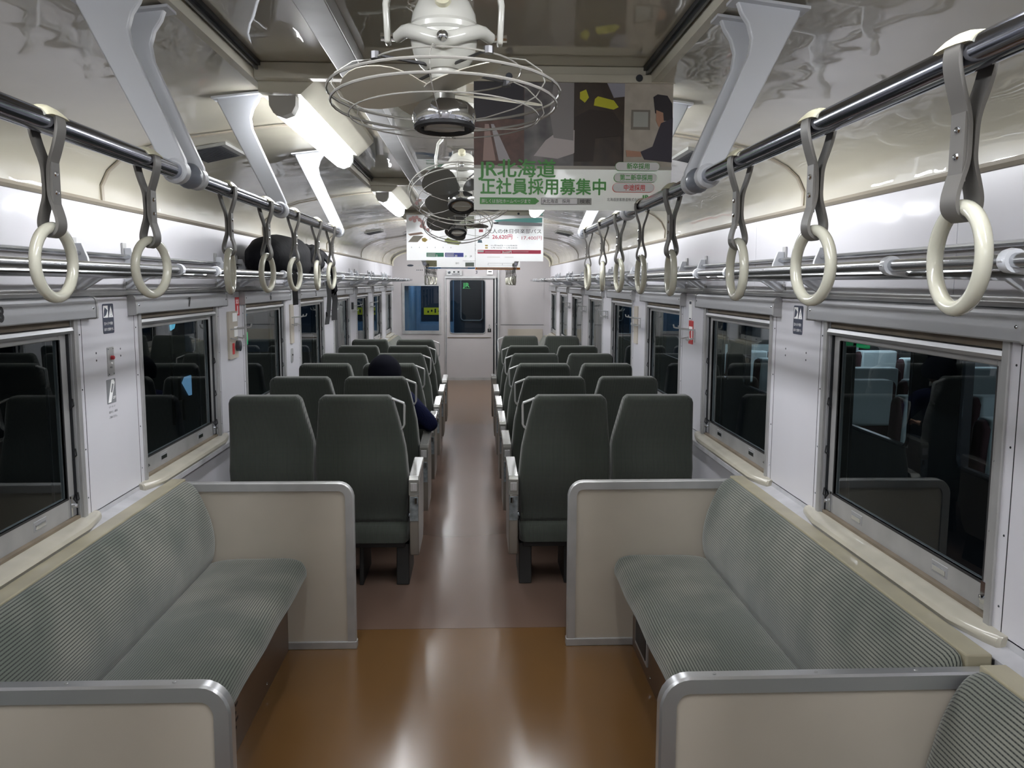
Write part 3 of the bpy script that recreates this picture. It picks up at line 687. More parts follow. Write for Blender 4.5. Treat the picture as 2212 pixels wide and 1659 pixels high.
def double_seat(s, y, label, group):
    """s=-1 left of aisle. Faces +y; rear top edge at y."""
    e = empty('double_seat', (s*0.78, y+0.35, 0)); tag(e, label, 'seat', group)
    outer = interp([(0.37, 1.235), (0.62, 1.262), (0.85, 1.262), (1.02, 1.252), (1.05, 1.25), (1.075, 1.24), (1.0876, 1.218)])
    innerw = interp([(0.37, 0.812), (0.80, 0.812), (0.83, 0.815), (0.97, 0.848), (1.05, 0.866), (1.075, 0.874), (1.0876, 0.893)])
    innera = interp([(0.37, 0.804), (0.80, 0.804), (0.92, 0.79), (1.05, 0.777), (1.075, 0.768), (1.0876, 0.748)])
    aisle = interp([(0.37, 0.315), (0.62, 0.300), (0.80, 0.318), (0.97, 0.355), (1.05, 0.376), (1.075, 0.386), (1.0876, 0.406)])
    backrest([(s*x, z) for x, z in resample_outline(outer, innerw, ZS)], e, y)
    backrest([(s*x, z) for x, z in resample_outline(innera, aisle, ZS)], e, y)
    # seat cushion, its rear lip showing under the backrest
    cu = [(0.305, 1.255)]
    prof = smoothpoly([(0.06, 0.24), (0.05, 0.34), (0.10, 0.365), (0.18, 0.42), (0.45, 0.445), (0.58, 0.43), (0.61, 0.36), (0.59, 0.29)], 1)
    for (xa, xb) in ((0.307, 0.803), (0.813, 1.255)):
        rg = []
        for x, k in ((xa, 0.90), (xa+0.012, 0.97), (xa+0.03, 1.0), (xb-0.03, 1.0), (xb-0.012, 0.97), (xb, 0.90)):
            rg.append([Vector((s*x, y+0.34+(py-0.34)*(k if k < 1 else 1), 0.34+(pz-0.34)*k)) for py, pz in prof])
        B().rings(rg).build('seat_cushion', 'seat_fabric', e, angle=60)
    B().box(s*0.33, s*1.22, y+0.12, y+0.55, 0.22, 0.262).build('seat_frame', 'seat_under', e, smooth=False, bevel=0.004)
    for x in (0.345, 0.60):
        B().prism([(y+0.13, 0.0), (y+0.50, 0.0), (y+0.44, 0.23), (y+0.16, 0.23)], 'x', s*(x-0.036), s*(x+0.036) if x < 0.5 else s*(x-0.012)).build('leg', 'seat_leg', e, smooth=False, bevel=0.005)
    hg = B().lathe([(0.03, -0.012), (0.03, 0.012)], (s*0.292, y+0.13, 0.40), (1,0,0), 14).lathe([(0.012, -0.02), (0.012, 0.02)], (s*0.29, y+0.13, 0.40), (1,0,0), 10)
    hg.build('recline_hinge', 'dark_strip', e)
    # grab handle: flat bar loop at the shoulder
    hp = [(0.385, 1.072), (0.322, 1.046), (0.319, 1.03), (0.322, 0.925), (0.328, 0.912), (0.362, 0.882)]
    B().ribbon([(s*x, y+0.055+back_y(z)-0.02, z) for x, z in hp], (0,1,0), 0.030, 0.011).build('grab_handle', 'handle_silver', e, bevel=0.003)
    # armrest box on the aisle side
    ya, yb = y+0.02, y+0.47
    side = [(ya+0.02, 0.20), (ya+0.004, 0.27), (ya, 0.38), (ya, 0.625), (ya+0.012, 0.642), (yb-0.02, 0.662), (yb, 0.648), (yb, 0.42), (yb-0.04, 0.26), (yb-0.09, 0.20)]
    arm = B().prism(side, 'x', s*0.296, s*0.246).build('armrest', 'armrest_side', e, bevel=0.006, angle=50)
    top = [(ya-0.002, 0.54), (ya-0.002, 0.628), (ya+0.012, 0.646), (yb-0.02, 0.666), (yb+0.002, 0.650), (yb+0.002, 0.628), (yb-0.03, 0.634), (ya+0.05, 0.612), (ya+0.035, 0.54)]
    B().prism(top, 'x', s*0.299, s*0.243).build('armrest_cap', 'armrest_top', arm, smooth=False, bevel=0.004)
    B().box(s*0.289, s*0.253, ya-0.005, ya, 0.565, 0.612).build('ashtray_plate', 'alu_frame', arm, smooth=False, bevel=0.002)
    B().box(s*0.274, s*0.268, ya-0.008, ya-0.004, 0.575, 0.602).build('ashtray_tab', 'alu_bright', arm, smooth=False)
    B().box(s*0.294, s*0.248, ya-0.003, ya+0.004, 0.40, 0.535).build('worn_plate', 'worn_plate', arm, smooth=False)
    B().tube([(s*0.262, ya-0.006, 0.53), (s*0.262, ya-0.008, 0.50)], 0.008, 8).build('catch', 'chrome', arm)
    return e
rows = [4.52 + 0.91*i for i in range(6)]
protos = {}
for s in (-1, 1):
    for i, y in enumerate(rows):
        who = ''
        if s == 1 and i == 5: lab = 'grey-green double seat right of the aisle turned to face the camera, farthest row'
        else: lab = '%s grey-green double seat from the near partition, %s of the aisle%s' % (ORD[i], SIDE[s], ', occupied by the person' if (s == -1 and i == 1) else '')
        grp = 'double seats in rows either side of the aisle'
        if i == 0: protos[s] = double_seat(s, y, lab, grp)
        elif s == 1 and i == 5:
            c = copy_tree(protos[-1]); c.location = (0.78, y+0.35+0.04, 0); c.rotation_euler = (0, 0, PI); c['label'] = lab
        else:
            c = copy_tree(protos[s]); c.location = (s*0.78, y+0.35, 0); c['label'] = lab

# ================================================================ LUGGAGE RACKS
BR = sorted([3.11 + P0*k for k in range(-3, 7)] + [3.545 + P0*k for k in range(-3, 7)])
for s in (-1, 1):
    e = empty('luggage_rack', (s*1.2, 6.0, 1.7)); tag(e, 'silver tubular luggage rack along the %s wall above the windows' % SIDE[s], 'rack')
    y0, y1 = YB+0.05, 14.3
    B().tube([(s*0.992, y0, 1.733), (s*0.992, y1, 1.733)], 0.0135, 12).build('front_rail', 'rack_metal', e)
    B().tube([(s*1.335, y0, 1.790), (s*1.335, y1, 1.790)], 0.0085, 8).build('rear_rail', 'rack_metal', e)
    for j in range(9):
        x = 1.03 + j*0.034; z = 1.716 - 0.0005*j
        B().tube([(s*x, y0, z), (s*x, y1, z)], 0.0065, 8).build('rack_bar', 'rack_metal', e)
    for y in BR:
        pts = [(1.352, 1.660), (1.352, 1.825), (1.325, 1.825), (1.306, 1.775), (1.300, 1.722), (1.02, 1.722), (0.985, 1.750), (0.968, 1.733), (0.985, 1.712), (1.05, 1.706), (1.26, 1.700), (1.325, 1.660)]
        br = B().prism([(s*x, z) for x, z in pts], 'y', y-0.007, y+0.007).build('bracket', 'arm_paint', e, smooth=False, bevel=0.002)
        B().lathe([(0.021, -0.012), (0.0225, 0), (0.021, 0.012)], (s*0.992, y, 1.733), (0,1,0), 14).build('rail_collar', 'arm_paint', br)
        B().box(s*1.3585, s*1.352, y-0.018, y+0.018, 1.80, 1.845).box(s*1.3585, s*1.348, y-0.014, y+0.014, 1.652, 1.690).build('foot_plate', 'alu_frame', br, smooth=False)

# ================================================================ STRAP RAILS
PX, PZ = 0.572, 1.925
def arm(s, y, parent, m='arm_paint', big=False):
    top = 2.282
    outer = [(0.762, 2.280), (0.760, 2.262), (0.612, 1.965), (0.597, PZ)]
    inner = [(0.549, PZ), (0.552, 1.950), (0.600, 2.06), (0.652, 2.18), (0.657, 2.215), (0.648, 2.245), (0.632, 2.268), (0.622, 2.295)]
    a = B().prism([(s*x, z) for x, z in outer + inner], 'y', y-0.010, y+0.010).build('hanger_arm', m, parent, angle=30, bevel=0.003)
    B().lathe([(0.0215, -0.017), (0.0265, -0.013), (0.0265, 0.013), (0.0215, 0.017)], (s*PX, y, PZ), (0,1,0), 18).build('collar', m, a)
    B().prism([(s*0.775, 2.276), (s*0.610, 2.296), (s*0.610, 2.290), (s*0.775, 2.270)], 'y', y-0.03, y+0.03).build('ceiling_flange', m, a, smooth=False)
    return a
def rail(s, y0, y1, arms, label, ball=None):
    e = empty('strap_rail', (s*PX, (y0+y1)/2, PZ)); tag(e, label, 'grab rail')
    B().tube([(s*PX, y0, PZ), (s*PX, y1, PZ)], 0.0175, 20).build('pipe', 'steel_pipe', e)
    for y, m in arms: arm(s, y, e, m)
    if ball: B().lathe([(0.001, -0.03), (0.016, -0.026), (0.027, -0.012), (0.029, 0), (0.027, 0.012), (0.018, 0.024)], (s*PX, ball, PZ), (0,1,0), 18).build('end_ball', 'arm_grey', e)
    return e
for s in (-1, 1):
    rail(s, -1.9, 1.905, [(-1.85, 'arm_paint'), (0.1, 'arm_paint'), (1.885, 'arm_paint')], 'near steel strap rail on the %s ending at the white bracket' % SIDE[s])
    rail(s, 1.975, 4.07, [(2.01, 'arm_paint'), (2.86, 'arm_paint' ), (4.05, 'arm_paint')], 'second steel strap rail on the %s over the first seats, held by three arms' % SIDE[s], ball=1.965)
    rail(s, 10.75, 14.3, [(10.8, 'arm_paint'), (12.5, 'arm_paint'), (14.28, 'arm_paint')], 'far steel strap rail on the %s near the end wall' % SIDE[s])

def make_strap(label, ringtilt=0.0):
    e = empty('hanging_strap', (0, 0, PZ)); tag(e, label, 'strap')
    # strap loop in the xz plane
    pts = []
    for t in range(9):
        a = PI*(t/8); pts.append((0.0205*math.cos(a)*1.0, 0.0205*math.sin(a)))
    left = [(-0.0200, -0.012), (-0.014, -0.035), (-0.0045, -0.062), (-0.0035, -0.085), (-0.0035, -0.108), (-0.010, -0.128), (-0.0145, -0.146), (-0.012, -0.160), (0.0, -0.167)]
    right = [(0.0200, -0.012), (0.014, -0.035), (0.0045, -0.062), (0.0035, -0.085), (0.0035, -0.108), (0.010, -0.128), (0.0145, -0.146), (0.012, -0.160), (0.0, -0.167)]
    full = list(reversed(right)) + pts + left
    for _ in range(2):
        full = [full[0]] + [q for a, b in zip(full[:-1], full[1:]) for q in ((a[0]*.75+b[0]*.25, a[1]*.75+b[1]*.25), (a[0]*.25+b[0]*.75, a[1]*.25+b[1]*.75))] + [full[-1]]
    loop = [Vector((x, 0, PZ+z)) for x, z in full]
    B().ribbon(loop, (0,1,0), 0.026, 0.0046).build('strap_band', 'strap', e)
    B().box(-0.0098, -0.0055, -0.0115, 0.0115, PZ-0.128, PZ-0.058).build('doubled_end', 'strap', e, smooth=False)
    for z in (-0.075, -0.102):
        for sx in (1, -1): B().lathe([(0.0042, 0), (0.0034, 0.0018), (0.0008, 0.0026)], (0.0060 if sx > 0 else -0.0098, 0, PZ+z), (sx,0,0), 8).build('rivet', 'chrome', e)
    cl = []
    for yy, hh in ((-0.026, 0.0182), (-0.020, 0.0205), (-0.006, 0.0240), (0.010, 0.0250), (0.024, 0.0225), (0.032, 0.0185)):
        cl.append([Vector(((hh if 0 else 0.0235)*math.cos(PI*(0.12+0.76*t/8)), yy, PZ+hh*math.sin(PI*(0.12+0.76*t/8)))) for t in range(9)] + [Vector((0.0175*math.cos(PI*(0.88-0.76*t/8)), yy, PZ+0.0176*math.sin(PI*(0.88-0.76*t/8)))) for t in range(9)])
    B().rings(cl).build('slide_clip', 'clip', e)
    R, rr = 0.0525, 0.0086; c = Vector((0, 0, PZ-0.1655-R+0.012))
    ring = [c + Vector((math.sin(ringtilt)*R*math.cos(2*PI*k/48), math.cos(ringtilt)*R*math.cos(2*PI*k/48), R*math.sin(2*PI*k/48))) for k in range(48)]
    B().tube(ring, rr, 14, closed=True).build('ring', 'ring', e)
    return e
sp = {-1: [1.33, 1.72, 2.26, 2.66, 3.06, 3.49, 3.83], 1: [0.885, 1.275, 1.65, 2.215, 2.62, 3.02, 3.41, 3.87]}
hood = {-1: ORD, 1: ORD}
protos2 = [make_strap('proto', t) for t in (0.02, 0.16, -0.10)]
used = set()
def place_strap(s, y, lab, grp, rot, vi):
    p = protos2[vi]
    if vi not in used: used.add(vi); c = p
    else: c = copy_tree(p)
    c.location = (s*PX, y, PZ); c.rotation_euler = (0, 0, rot); c['label'] = lab
    if grp: c['group'] = grp
for s in (-1, 1):
    for i, y in enumerate(sp[s]):
        place_strap(s, y, '%s grey strap with ivory ring from the near end of the %s rails' % (ORD[i], SIDE[s]), 'hand straps on the near rails',
                    random.uniform(-0.10, 0.10) + (PI if s < 0 else 0), (i + (s > 0)) % 3)
    for i in range(10):
        place_strap(s, 10.98 + i*0.34, 'small distant hand strap in the dense row by the end wall, %s side' % SIDE[s], 'distant hand straps on the far %s rail' % SIDE[s], random.uniform(-0.2, 0.2), i % 3)

# ================================================================ FANS
def fan(cx, cy, tilt, label, blade='fan_blade', spin=0.3):
    e = empty('ceiling_fan', (cx, cy, ZC)); tag(e, label, 'fan')
    pz = 2.102
    T = Matrix.Translation((cx, cy, pz)) @ Matrix.Rotation(-tilt, 4, 'X')
    # ceiling mount and fork
    B().lathe([(0.05, 0), (0.052, -0.012), (0.03, -0.03), (0.016, -0.04), (0.016, -0.075)], (cx, cy+0.0, ZC-0.0005), (0,0,1), 20).build('ceiling_mount', 'fan_paint', e)
    fp = [(-0.094, pz-0.012), (-0.097, pz+0.05), (-0.088, pz+0.10), (-0.06, pz+0.135), (-0.02, pz+0.15), (0.02, pz+0.15), (0.06, pz+0.135), (0.088, pz+0.10), (0.097, pz+0.05), (0.094, pz-0.012)]
    B().ribbon([(cx+x, cy, z) for x, z in fp], (0,1,0), 0.026, 0.010).build('fork', 'fan_paint', e, bevel=0.003)
    for sx in (-1, 1): B().tube([(cx+sx*0.078, cy, pz), (cx+sx*0.106, cy, pz)], 0.007, 10).build('pivot_bolt', 'chrome', e)
    def L(b): return b.xf(T)
    mo = L(B().lathe([(0.030, 0.062), (0.045, 0.055), (0.054, 0.035), (0.0575, 0.010), (0.056, -0.012), (0.050, -0.034), (0.040, -0.048), (0.030, -0.056)], (0,0,0), (0,0,1), 32)).build('motor', 'fan_paint', e)
    L(B().lathe([(0.0575, 0.0), (0.0610, 0.004), (0.0615, 0.012), (0.0575, 0.018)], (0,0,0), (0,0,1), 32)).build('motor_band', 'fan_paint', mo)
    yk = [(-0.078, 0.000), (-0.064, 0.001), (-0.056, -0.001), (-0.046, -0.006), (-0.033, -0.012), (-0.018, -0.019), (0, -0.024), (0.018, -0.019), (0.033, -0.012), (0.046, -0.006), (0.056, -0.001), (0.064, 0.001), (0.078, 0.000)]
    rg = []
    for x, z in yk:
        yy = -0.062*math.cos(x/0.078*PI/2)**0.7 if abs(x) < 0.077 else 0.0
        rg.append(Vector((x, yy, z)))
    L(B().tube(rg, [0.010, 0.011, 0.012, 0.012, 0.012, 0.0125, 0.013, 0.0125, 0.012, 0.012, 0.012, 0.011, 0.010], 12)).build('front_yoke', 'fan_paint', mo)
    L(B().lathe([(0.009, 0), (0.009, 0.006), (0.006, 0.010), (0.001, 0.012)], (0, -0.073, -0.022), (0,-1,0), 14)).build('yoke_screw', 'chrome', mo)
    L(B().lathe([(0.0135, 0), (0.0135, 0.016), (0.010, 0.019)], (0, -0.048, 0.042), (0,-1,0.2), 18)).build('speed_knob', 'clip', mo)
    for sx in (-1, 1): L(B().tube([(sx*0.033, -0.018, 0.045), (sx*0.033, -0.018, 0.075)], 0.0045, 8)).build('bolt', 'chrome', mo)
    L(B().lathe([(0.026, -0.054), (0.024, -0.070), (0.015, -0.078), (0.0145, -0.092), (0.018, -0.094), (0.018, -0.104), (0.006, -0.108)], (0,0,0), (0,0,1), 22)).build('neck', 'fan_paint', mo)
    # four paddle blades
    for q in range(4):
        R = T @ Matrix.Translation((0,0,-0.092)) @ Matrix.Rotation(spin + q*PI/2, 4, 'Z') @ Matrix.Rotation(math.radians(16), 4, 'X')
        out = [(0.018,-0.014),(0.045,-0.040),(0.085,-0.066),(0.125,-0.070),(0.158,-0.052),(0.176,-0.016),(0.174,0.022),(0.154,0.048),(0.115,0.058),(0.075,0.046),(0.045,0.026),(0.018,0.014)]
        vs = []
        for zz in (-0.0008, 0.0008): vs += [(x, y, zz + 0.25*y*x) for x, y in smoothpoly(out, 1)]
        n_ = len(out)*2
        B().add(vs, [tuple(range(n_-1, -1, -1)), tuple(range(n_, 2*n_))] + [(i, (i+1) % n_, n_+(i+1) % n_, n_+i) for i in range(n_)]).xf(R).build('blade', blade, e, angle=60)
    L(B().lathe([(0.022, -0.104), (0.030, -0.110), (0.022, -0.116)], (0,0,0), (0,0,1), 20)).build('blade_hub', 'fan_paint', e)
    # wire guard
    g = B(); C_ = lambda r, z, n=40: [Vector((r*math.cos(2*PI*k/n), r*math.sin(2*PI*k/n), z)) for k in range(n)]
    for r, z, t in ((0.196, -0.092, 0.0024), (0.190, -0.112, 0.0024), (0.130, -0.056, 0.0015), (0.160, -0.132, 0.0013)): g.tube(C_(r, z), t, 6, closed=True)
    for q in range(6):
        a = q*PI/3 + 0.45; c_, s_ = math.cos(a), math.sin(a)
        pth = [(0.120, -0.052), (0.160, -0.062), (0.190, -0.084), (0.196, -0.102), (0.180, -0.122), (0.140, -0.136), (0.085, -0.143), (0.045, -0.143)]
        g.tube([Vector((r*c_, r*s_, z)) for r, z in pth], 0.0011, 5)
    L(g).build('wire_guard', 'fan_wire', e)
    sp_ = B()
    for q in range(4):
        a = q*PI/2 + 0.6; c_, s_ = math.cos(a), math.sin(a)
        sp_.tube([Vector((0.032*c_, 0.032*s_, -0.050)), Vector((0.132*c_, 0.132*s_, -0.052))], 0.0028, 6)
        sp_.lathe([(0.008, -0.005), (0.008, 0.006)], (0.130*c_, 0.130*s_, -0.054), (0,0,1), 8)
    L(sp_).build('guard_stay', 'fan_dark', e)
    hc = L(B().lathe([(0.022, -0.106), (0.042, -0.110), (0.052, -0.120), (0.0545, -0.134), (0.051, -0.146), (0.046, -0.148)], (0,0,0), (0,0,1), 28)).build('hub_disc', 'chrome', e)
    L(B().lathe([(0.032, -0.1475), (0.032, -0.150), (0.029, -0.150)], (0,0,0), (0,0,1), 24).box(-0.034, 0.034, -0.0045, 0.0045, -0.1535, -0.148)).build('hub_badge', 'fan_paint', hc)
    L(B().tube(C_(0.046, -0.148, 28), 0.0062, 8, closed=True)).build('hub_ring', 'black_rubber', hc)
    return e
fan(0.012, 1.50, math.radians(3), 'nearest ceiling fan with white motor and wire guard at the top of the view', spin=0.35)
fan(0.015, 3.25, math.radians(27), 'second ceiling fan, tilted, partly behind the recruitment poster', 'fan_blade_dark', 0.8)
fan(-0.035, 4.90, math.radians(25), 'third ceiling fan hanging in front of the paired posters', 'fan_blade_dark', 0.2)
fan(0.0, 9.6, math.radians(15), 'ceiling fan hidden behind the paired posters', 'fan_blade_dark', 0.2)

# ================================================================ POSTERS
def poster(x0, x1, z0, z1, y, label, paper='paper'):
    e = empty('hanging_poster', ((x0+x1)/2, y, z1)); tag(e, label, 'poster')
    B().add([(x0,y-0.0004,z0),(x1,y-0.0004,z0),(x1,y-0.0004,z1),(x0,y-0.0004,z1)], [(0,1,2,3)]).build('sheet', paper, e, smooth=False)
    W_, H_ = x1-x0, z1-z0
    cnt = [0]
    def R_(u0, v0, u1, v1, m, nm='print'):
        cnt[0] += 1; d = 0.0010 + 0.00025*cnt[0]
        return B().box(x0+u0*W_, x0+u1*W_, y-d, y-0.0006, z1-v1*H_, z1-v0*H_).build(nm, m, e, smooth=False)
    def Pg(pts, m, nm='print'):
        cnt[0] += 1; d = 0.0010 + 0.00025*cnt[0]
        return B().prism([(x0+u*W_, z1-v*H_) for u, v in pts], 'y', y-d, y-0.0006).build(nm, m, e, smooth=False)
    def T_(s_, u0, v, h, m, u1=None, off=0.0):
        cnt[0] += 1; d = 0.0010 + 0.00025*cnt[0]
        o = text('lettering', s_, h*H_, face_cam(x0+u0*W_, y-d, z1-v*H_), m, e, off=off, ext=0.0001, width=(u1-u0)*W_ if u1 else None)
        return o
    return e, R_, Pg, T_
green = plain('print_green', (92, 164, 88)); red = plain('print_red', (220, 84, 80)); blk = plain('print_black', (40, 42, 44)); 
wht = plain('print_white', (250, 250, 250)); pale = plain('print_pale', (196, 192, 184))
# recruitment poster
e, R, G, T = poster(0.060, 0.668, 1.914, 2.302, 2.662, 'recruitment poster with large green lettering hanging behind the nearest fan', 'paper_dull')
soil = mat('print_soil', (112, 78, 66), 0.4, var=0.5, vscale=40, col2=(70, 48, 42)); dk = mat('print_dark', (56, 54, 60), 0.4, var=0.4, vscale=14, col2=(150, 146, 144))
brn = mat('print_brown', (76, 62, 50), 0.4, var=0.5, vscale=18, col2=(40, 34, 30)); off_ = mat('print_office', (178, 170, 158), 0.4, var=0.2, vscale=25, col2=(204, 196, 184))
R(0.0, 0.0, 0.252, 0.655, soil); R(0.252, 0.0, 0.502, 0.655, dk); R(0.502, 0.0, 0.755, 0.655, brn); R(0.755, 0.0, 1.0, 0.655, off_)
G([(0.045, 0.62), (0.11, 0.62), (0.075, 0.34), (0.055, 0.34)], plain('print_rail', (176, 150, 142)))
G([(0.125, 0.62), (0.185, 0.62), (0.10, 0.34), (0.085, 0.34)], plain('print_rail2', (190, 186, 190)))
R(0.0, 0.0, 0.25, 0.30, plain('print_shadow', (58, 56, 62)))
G([(0.30, 0.58), (0.36, 0.46), (0.43, 0.38), (0.52, 0.38), (0.56, 0.46), (0.50, 0.56), (0.42, 0.60)], plain('print_blur', (204, 196, 196)))
G([(0.40, 0.0), (0.50, 0.0), (0.50, 0.46), (0.40, 0.44), (0.38, 0.25)], plain('print_blur2', (150, 146, 146)))
G([(0.52, 0.62), (0.60, 0.62), (0.61, 0.44), (0.74, 0.42), (0.75, 0.62), (0.75, 0.34), (0.70, 0.24), (0.58, 0.22), (0.505, 0.28), (0.505, 0.62)], plain('print_workwear', (52, 42, 36)))
G([(0.62, 0.12), (0.70, 0.15), (0.725, 0.20), (0.70, 0.22), (0.60, 0.19), (0.605, 0.14)], plain('print_yellow', (206, 204, 54)))
G([(0.53, 0.09), (0.56, 0.07), (0.575, 0.13), (0.555, 0.17), (0.53, 0.14)], plain('print_yellow', (206, 204, 54)))
G([(0.66, 0.0), (0.755, 0.0), (0.755, 0.12), (0.70, 0.13)], plain('print_grey', (160, 160, 172)))
R(0.79, 0.22, 0.885, 0.37, plain('print_monitor', (128, 122, 112))); R(0.80, 0.235, 0.875, 0.35, plain('print_screen', (176, 178, 172)))
G([(0.90, 0.12), (0.92, 0.10), (0.97, 0.11), (0.995, 0.17), (1.0, 0.30), (0.95, 0.30), (0.91, 0.24)], plain('print_hair', (44, 40, 46)))
G([(0.915, 0.22), (0.95, 0.24), (0.955, 0.32), (0.93, 0.35), (0.915, 0.30)], plain('print_skin', (182, 140, 118)))
G([(0.94, 0.32), (1.0, 0.28), (1.0, 0.62), (0.86, 0.60), (0.84, 0.54), (0.90, 0.50)], plain('print_suit', (60, 56, 68)))
G([(0.765, 0.53), (0.84, 0.54), (0.845, 0.58), (0.77, 0.58)], plain('print_skin', (182, 140, 118)))
R(0.0, 0.655, 1.0, 0.68, plain('print_fade', (186, 182, 174)))
T('JR北海道', 0.03, 0.735, 0.150, green, 0.42, off=0.0011); T('正社員採用募集中', 0.03, 0.868, 0.135, green, 0.665, off=0.0011)
G([(0.03, 0.905), (0.31, 0.905), (0.33, 0.93), (0.31, 0.955), (0.03, 0.955)], green); T('詳しくは当社ホームページまで', 0.038, 0.945, 0.034, wht, 0.285)
R(0.340, 0.905, 0.523, 0.955, blk); R(0.3415, 0.9075, 0.5215, 0.9525, wht); T('JR北海道　採用', 0.347, 0.943, 0.036, blk, 0.485)
R(0.526, 0.905, 0.594, 0.955, plain('print_button', (164, 164, 160))); T('検索', 0.534, 0.944, 0.036, blk, 0.586)
for (u0, v0, u1, v1, t_, c_, a_, b_) in ((0.712, 0.622, 0.938, 0.690, '新卒採用', green, 0.77, 0.885), (0.706, 0.708, 0.926, 0.778, '第二新卒採用', green, 0.735, 0.90), (0.700, 0.786, 0.912, 0.856, '中途採用', red, 0.755, 0.862)):
    def pill(u0, v0, u1, v1, m): 
        rr = (v1-v0)/2*0.64; cy = (v0+v1)/2
        pts = [(u1-rr+rr*math.sin(a*PI/8), cy-(v1-v0)/2*math.cos(a*PI/8)) for a in range(9)] + [(u0+rr-rr*math.sin(a*PI/8), cy+(v1-v0)/2*math.cos(a*PI/8)) for a in range(9)]
        G(pts, m)
    pill(u0, v0, u1, v1, c_); pill(u0+0.0012, v0+0.0018, u1-0.0012, v1-0.0018, wht); T(t_, a_, v1-0.017, 0.050, c_, b_, off=0.0004)
T('北海道旅客鉄道株式会社', 0.672, 0.925, 0.028, blk, 0.84); T('JR', 0.852, 0.91, 0.045, green, 0.893, off=0.0008)

def holder(x0, x1, y, z, label):
    o = empty('poster_holder', ((x0+x1)/2, y, z)); tag(o, label, 'poster holder')
    B().box(x0, x1, y-0.006, y+0.004, z-0.012, z+0.012).build('clip_bar', 'cream_band', o, smooth=False, bevel=0.002)
    for x in (x0+0.18*(x1-x0), x0+0.82*(x1-x0)): B().lathe([(0.011, 0), (0.010, 0.004)], (x, y-0.006, z+0.002), (0,-1,0), 14).build('clip_knob', 'dark_strip', o)
holder(0.055, 0.672, 2.655, 2.306, 'cream clip bar holding the recruitment poster')
# paired posters
ZP0, ZP1, YP = 1.893, 2.306, 7.93
e, R, G, T = poster(-0.565, 0.062, ZP0, ZP1, YP, 'white poster with pink flowers and food, left of the pair behind the fans')
pk = plain('print_pink', (240, 196, 194))
for (u, v) in ((0.06, 0.10), (0.10, 0.07), (0.15, 0.06), (0.12, 0.13), (0.19, 0.11), (0.23, 0.15), (0.24, 0.20), (0.22, 0.25), (0.26, 0.28), (0.31, 0.33)):
    G([(u+0.028*math.cos(a*PI/5), v+0.042*math.sin(a*PI/5)) for a in range(10)], pk)
G([(0.02, 0.42), (0.22, 0.38), (0.25, 0.42), (0.05, 0.46)], plain('print_tan', (206, 176, 160))); G([(0.02, 0.60), (0.10, 0.46), (0.25, 0.46), (0.16, 0.60)], plain('print_food', (196, 190, 176)))
G([(0.22, 0.52), (0.27, 0.50), (0.31, 0.55), (0.27, 0.60), (0.23, 0.58)], plain('print_gold', (232, 204, 120)))
R(0.555, 0.02, 0.99, 0.30, plain('print_softgreen', (190, 196, 176)))
G([(0.55, 0.55), (0.60, 0.50), (0.80, 0.60), (0.76, 0.66), (0.60, 0.63)], plain('print_olive', (190, 200, 130)))
T('J', 0.34, 0.53, 0.05, blk); 
for i in range(6): R(0.07+i*0.115, 0.70, 0.074+i*0.115, 0.73, blk)
bg = plain('print_bg', (76, 160, 128)); bb = plain('print_bb', (86, 96, 190))
R(0.29, 0.83, 0.54, 0.92, bg); R(0.56, 0.83, 0.83, 0.92, bb)
T('5', 0.43, 0.915, 0.06, wht, off=0.001); T('30', 0.70, 0.915, 0.06, wht, off=0.001)
for z in (0.845, 0.87, 0.895):
    R(0.30, z, 0.42, z+0.012, wht); R(0.57, z, 0.69, z+0.012, wht)
T('JR', 0.85, 0.92, 0.05, green); T('JR', 0.925, 0.92, 0.05, blk)
e, R, G, T = poster(0.066, 0.690, ZP0-0.004, ZP1, YP-0.004, 'white poster with red fare figures and teal train behind the fans')
G([(0.27, 0.11), (0.55, 0.07), (0.98, 0.05), (0.98, 0.155), (0.50, 0.17), (0.30, 0.14)], plain('print_teal', (150, 228, 224)))
G([(0.25, 0.16), (0.40, 0.13), (0.98, 0.165), (0.98, 0.235), (0.40, 0.215), (0.27, 0.19)], plain('print_silver', (196, 198, 206)))
G([(0.25, 0.16), (0.33, 0.145), (0.34, 0.18), (0.28, 0.19)], plain('print_nose', (90, 92, 96)))
R(0.05, 0.31, 0.11, 0.37, plain('print_rose', (226, 120, 130)))
T('大人の休日倶楽部パス', 0.16, 0.385, 0.105, blk, 0.965)
T('26,620円', 0.245, 0.51, 0.115, plain('print_crimson', (228, 84, 112)), 0.54, off=0.0008); T('17,400円', 0.66, 0.525, 0.10, plain('print_crimson2', (206, 110, 130)), 0.96)
T('東日本', 0.13, 0.455, 0.035, blk); T('北海道', 0.13, 0.50, 0.035, blk); T('・', 0.60, 0.50, 0.06, blk)
G([(0.03, 0.60), (0.04, 0.54), (0.09, 0.54), (0.10, 0.60)], plain('print_train', (110, 140, 156)))
R(0.14, 0.645, 0.18, 0.675, plain('print_gold', (232, 204, 120))); T('11月26日〜12月8日', 0.22, 0.672, 0.038, blk, 0.60)
R(0.14, 0.695, 0.18, 0.725, plain('print_gold', (232, 204, 120))); T('1月16日〜1月28日', 0.22, 0.722, 0.038, blk, 0.60)
R(0.03, 0.755, 0.965, 0.835, plain('print_crimson', (228, 84, 112))); R(0.035, 0.765, 0.12, 0.808, wht); T('26,620円', 0.39, 0.82, 0.058, wht, off=0.001); R(0.14, 0.79, 0.37, 0.81, plain('print_rosewhite', (240, 190, 200))); R(0.55, 0.785, 0.78, 0.80, plain('print_rosewhite', (240, 190, 200)))
R(0.17, 0.91, 0.36, 0.917, plain('print_pale', (196, 192, 184))); R(0.43, 0.91, 0.56, 0.917, plain('print_pale', (196, 192, 184)))
holder(-0.60, 0.692, YP-0.004, ZP1+0.012, 'long cream clip bar over the paired posters')
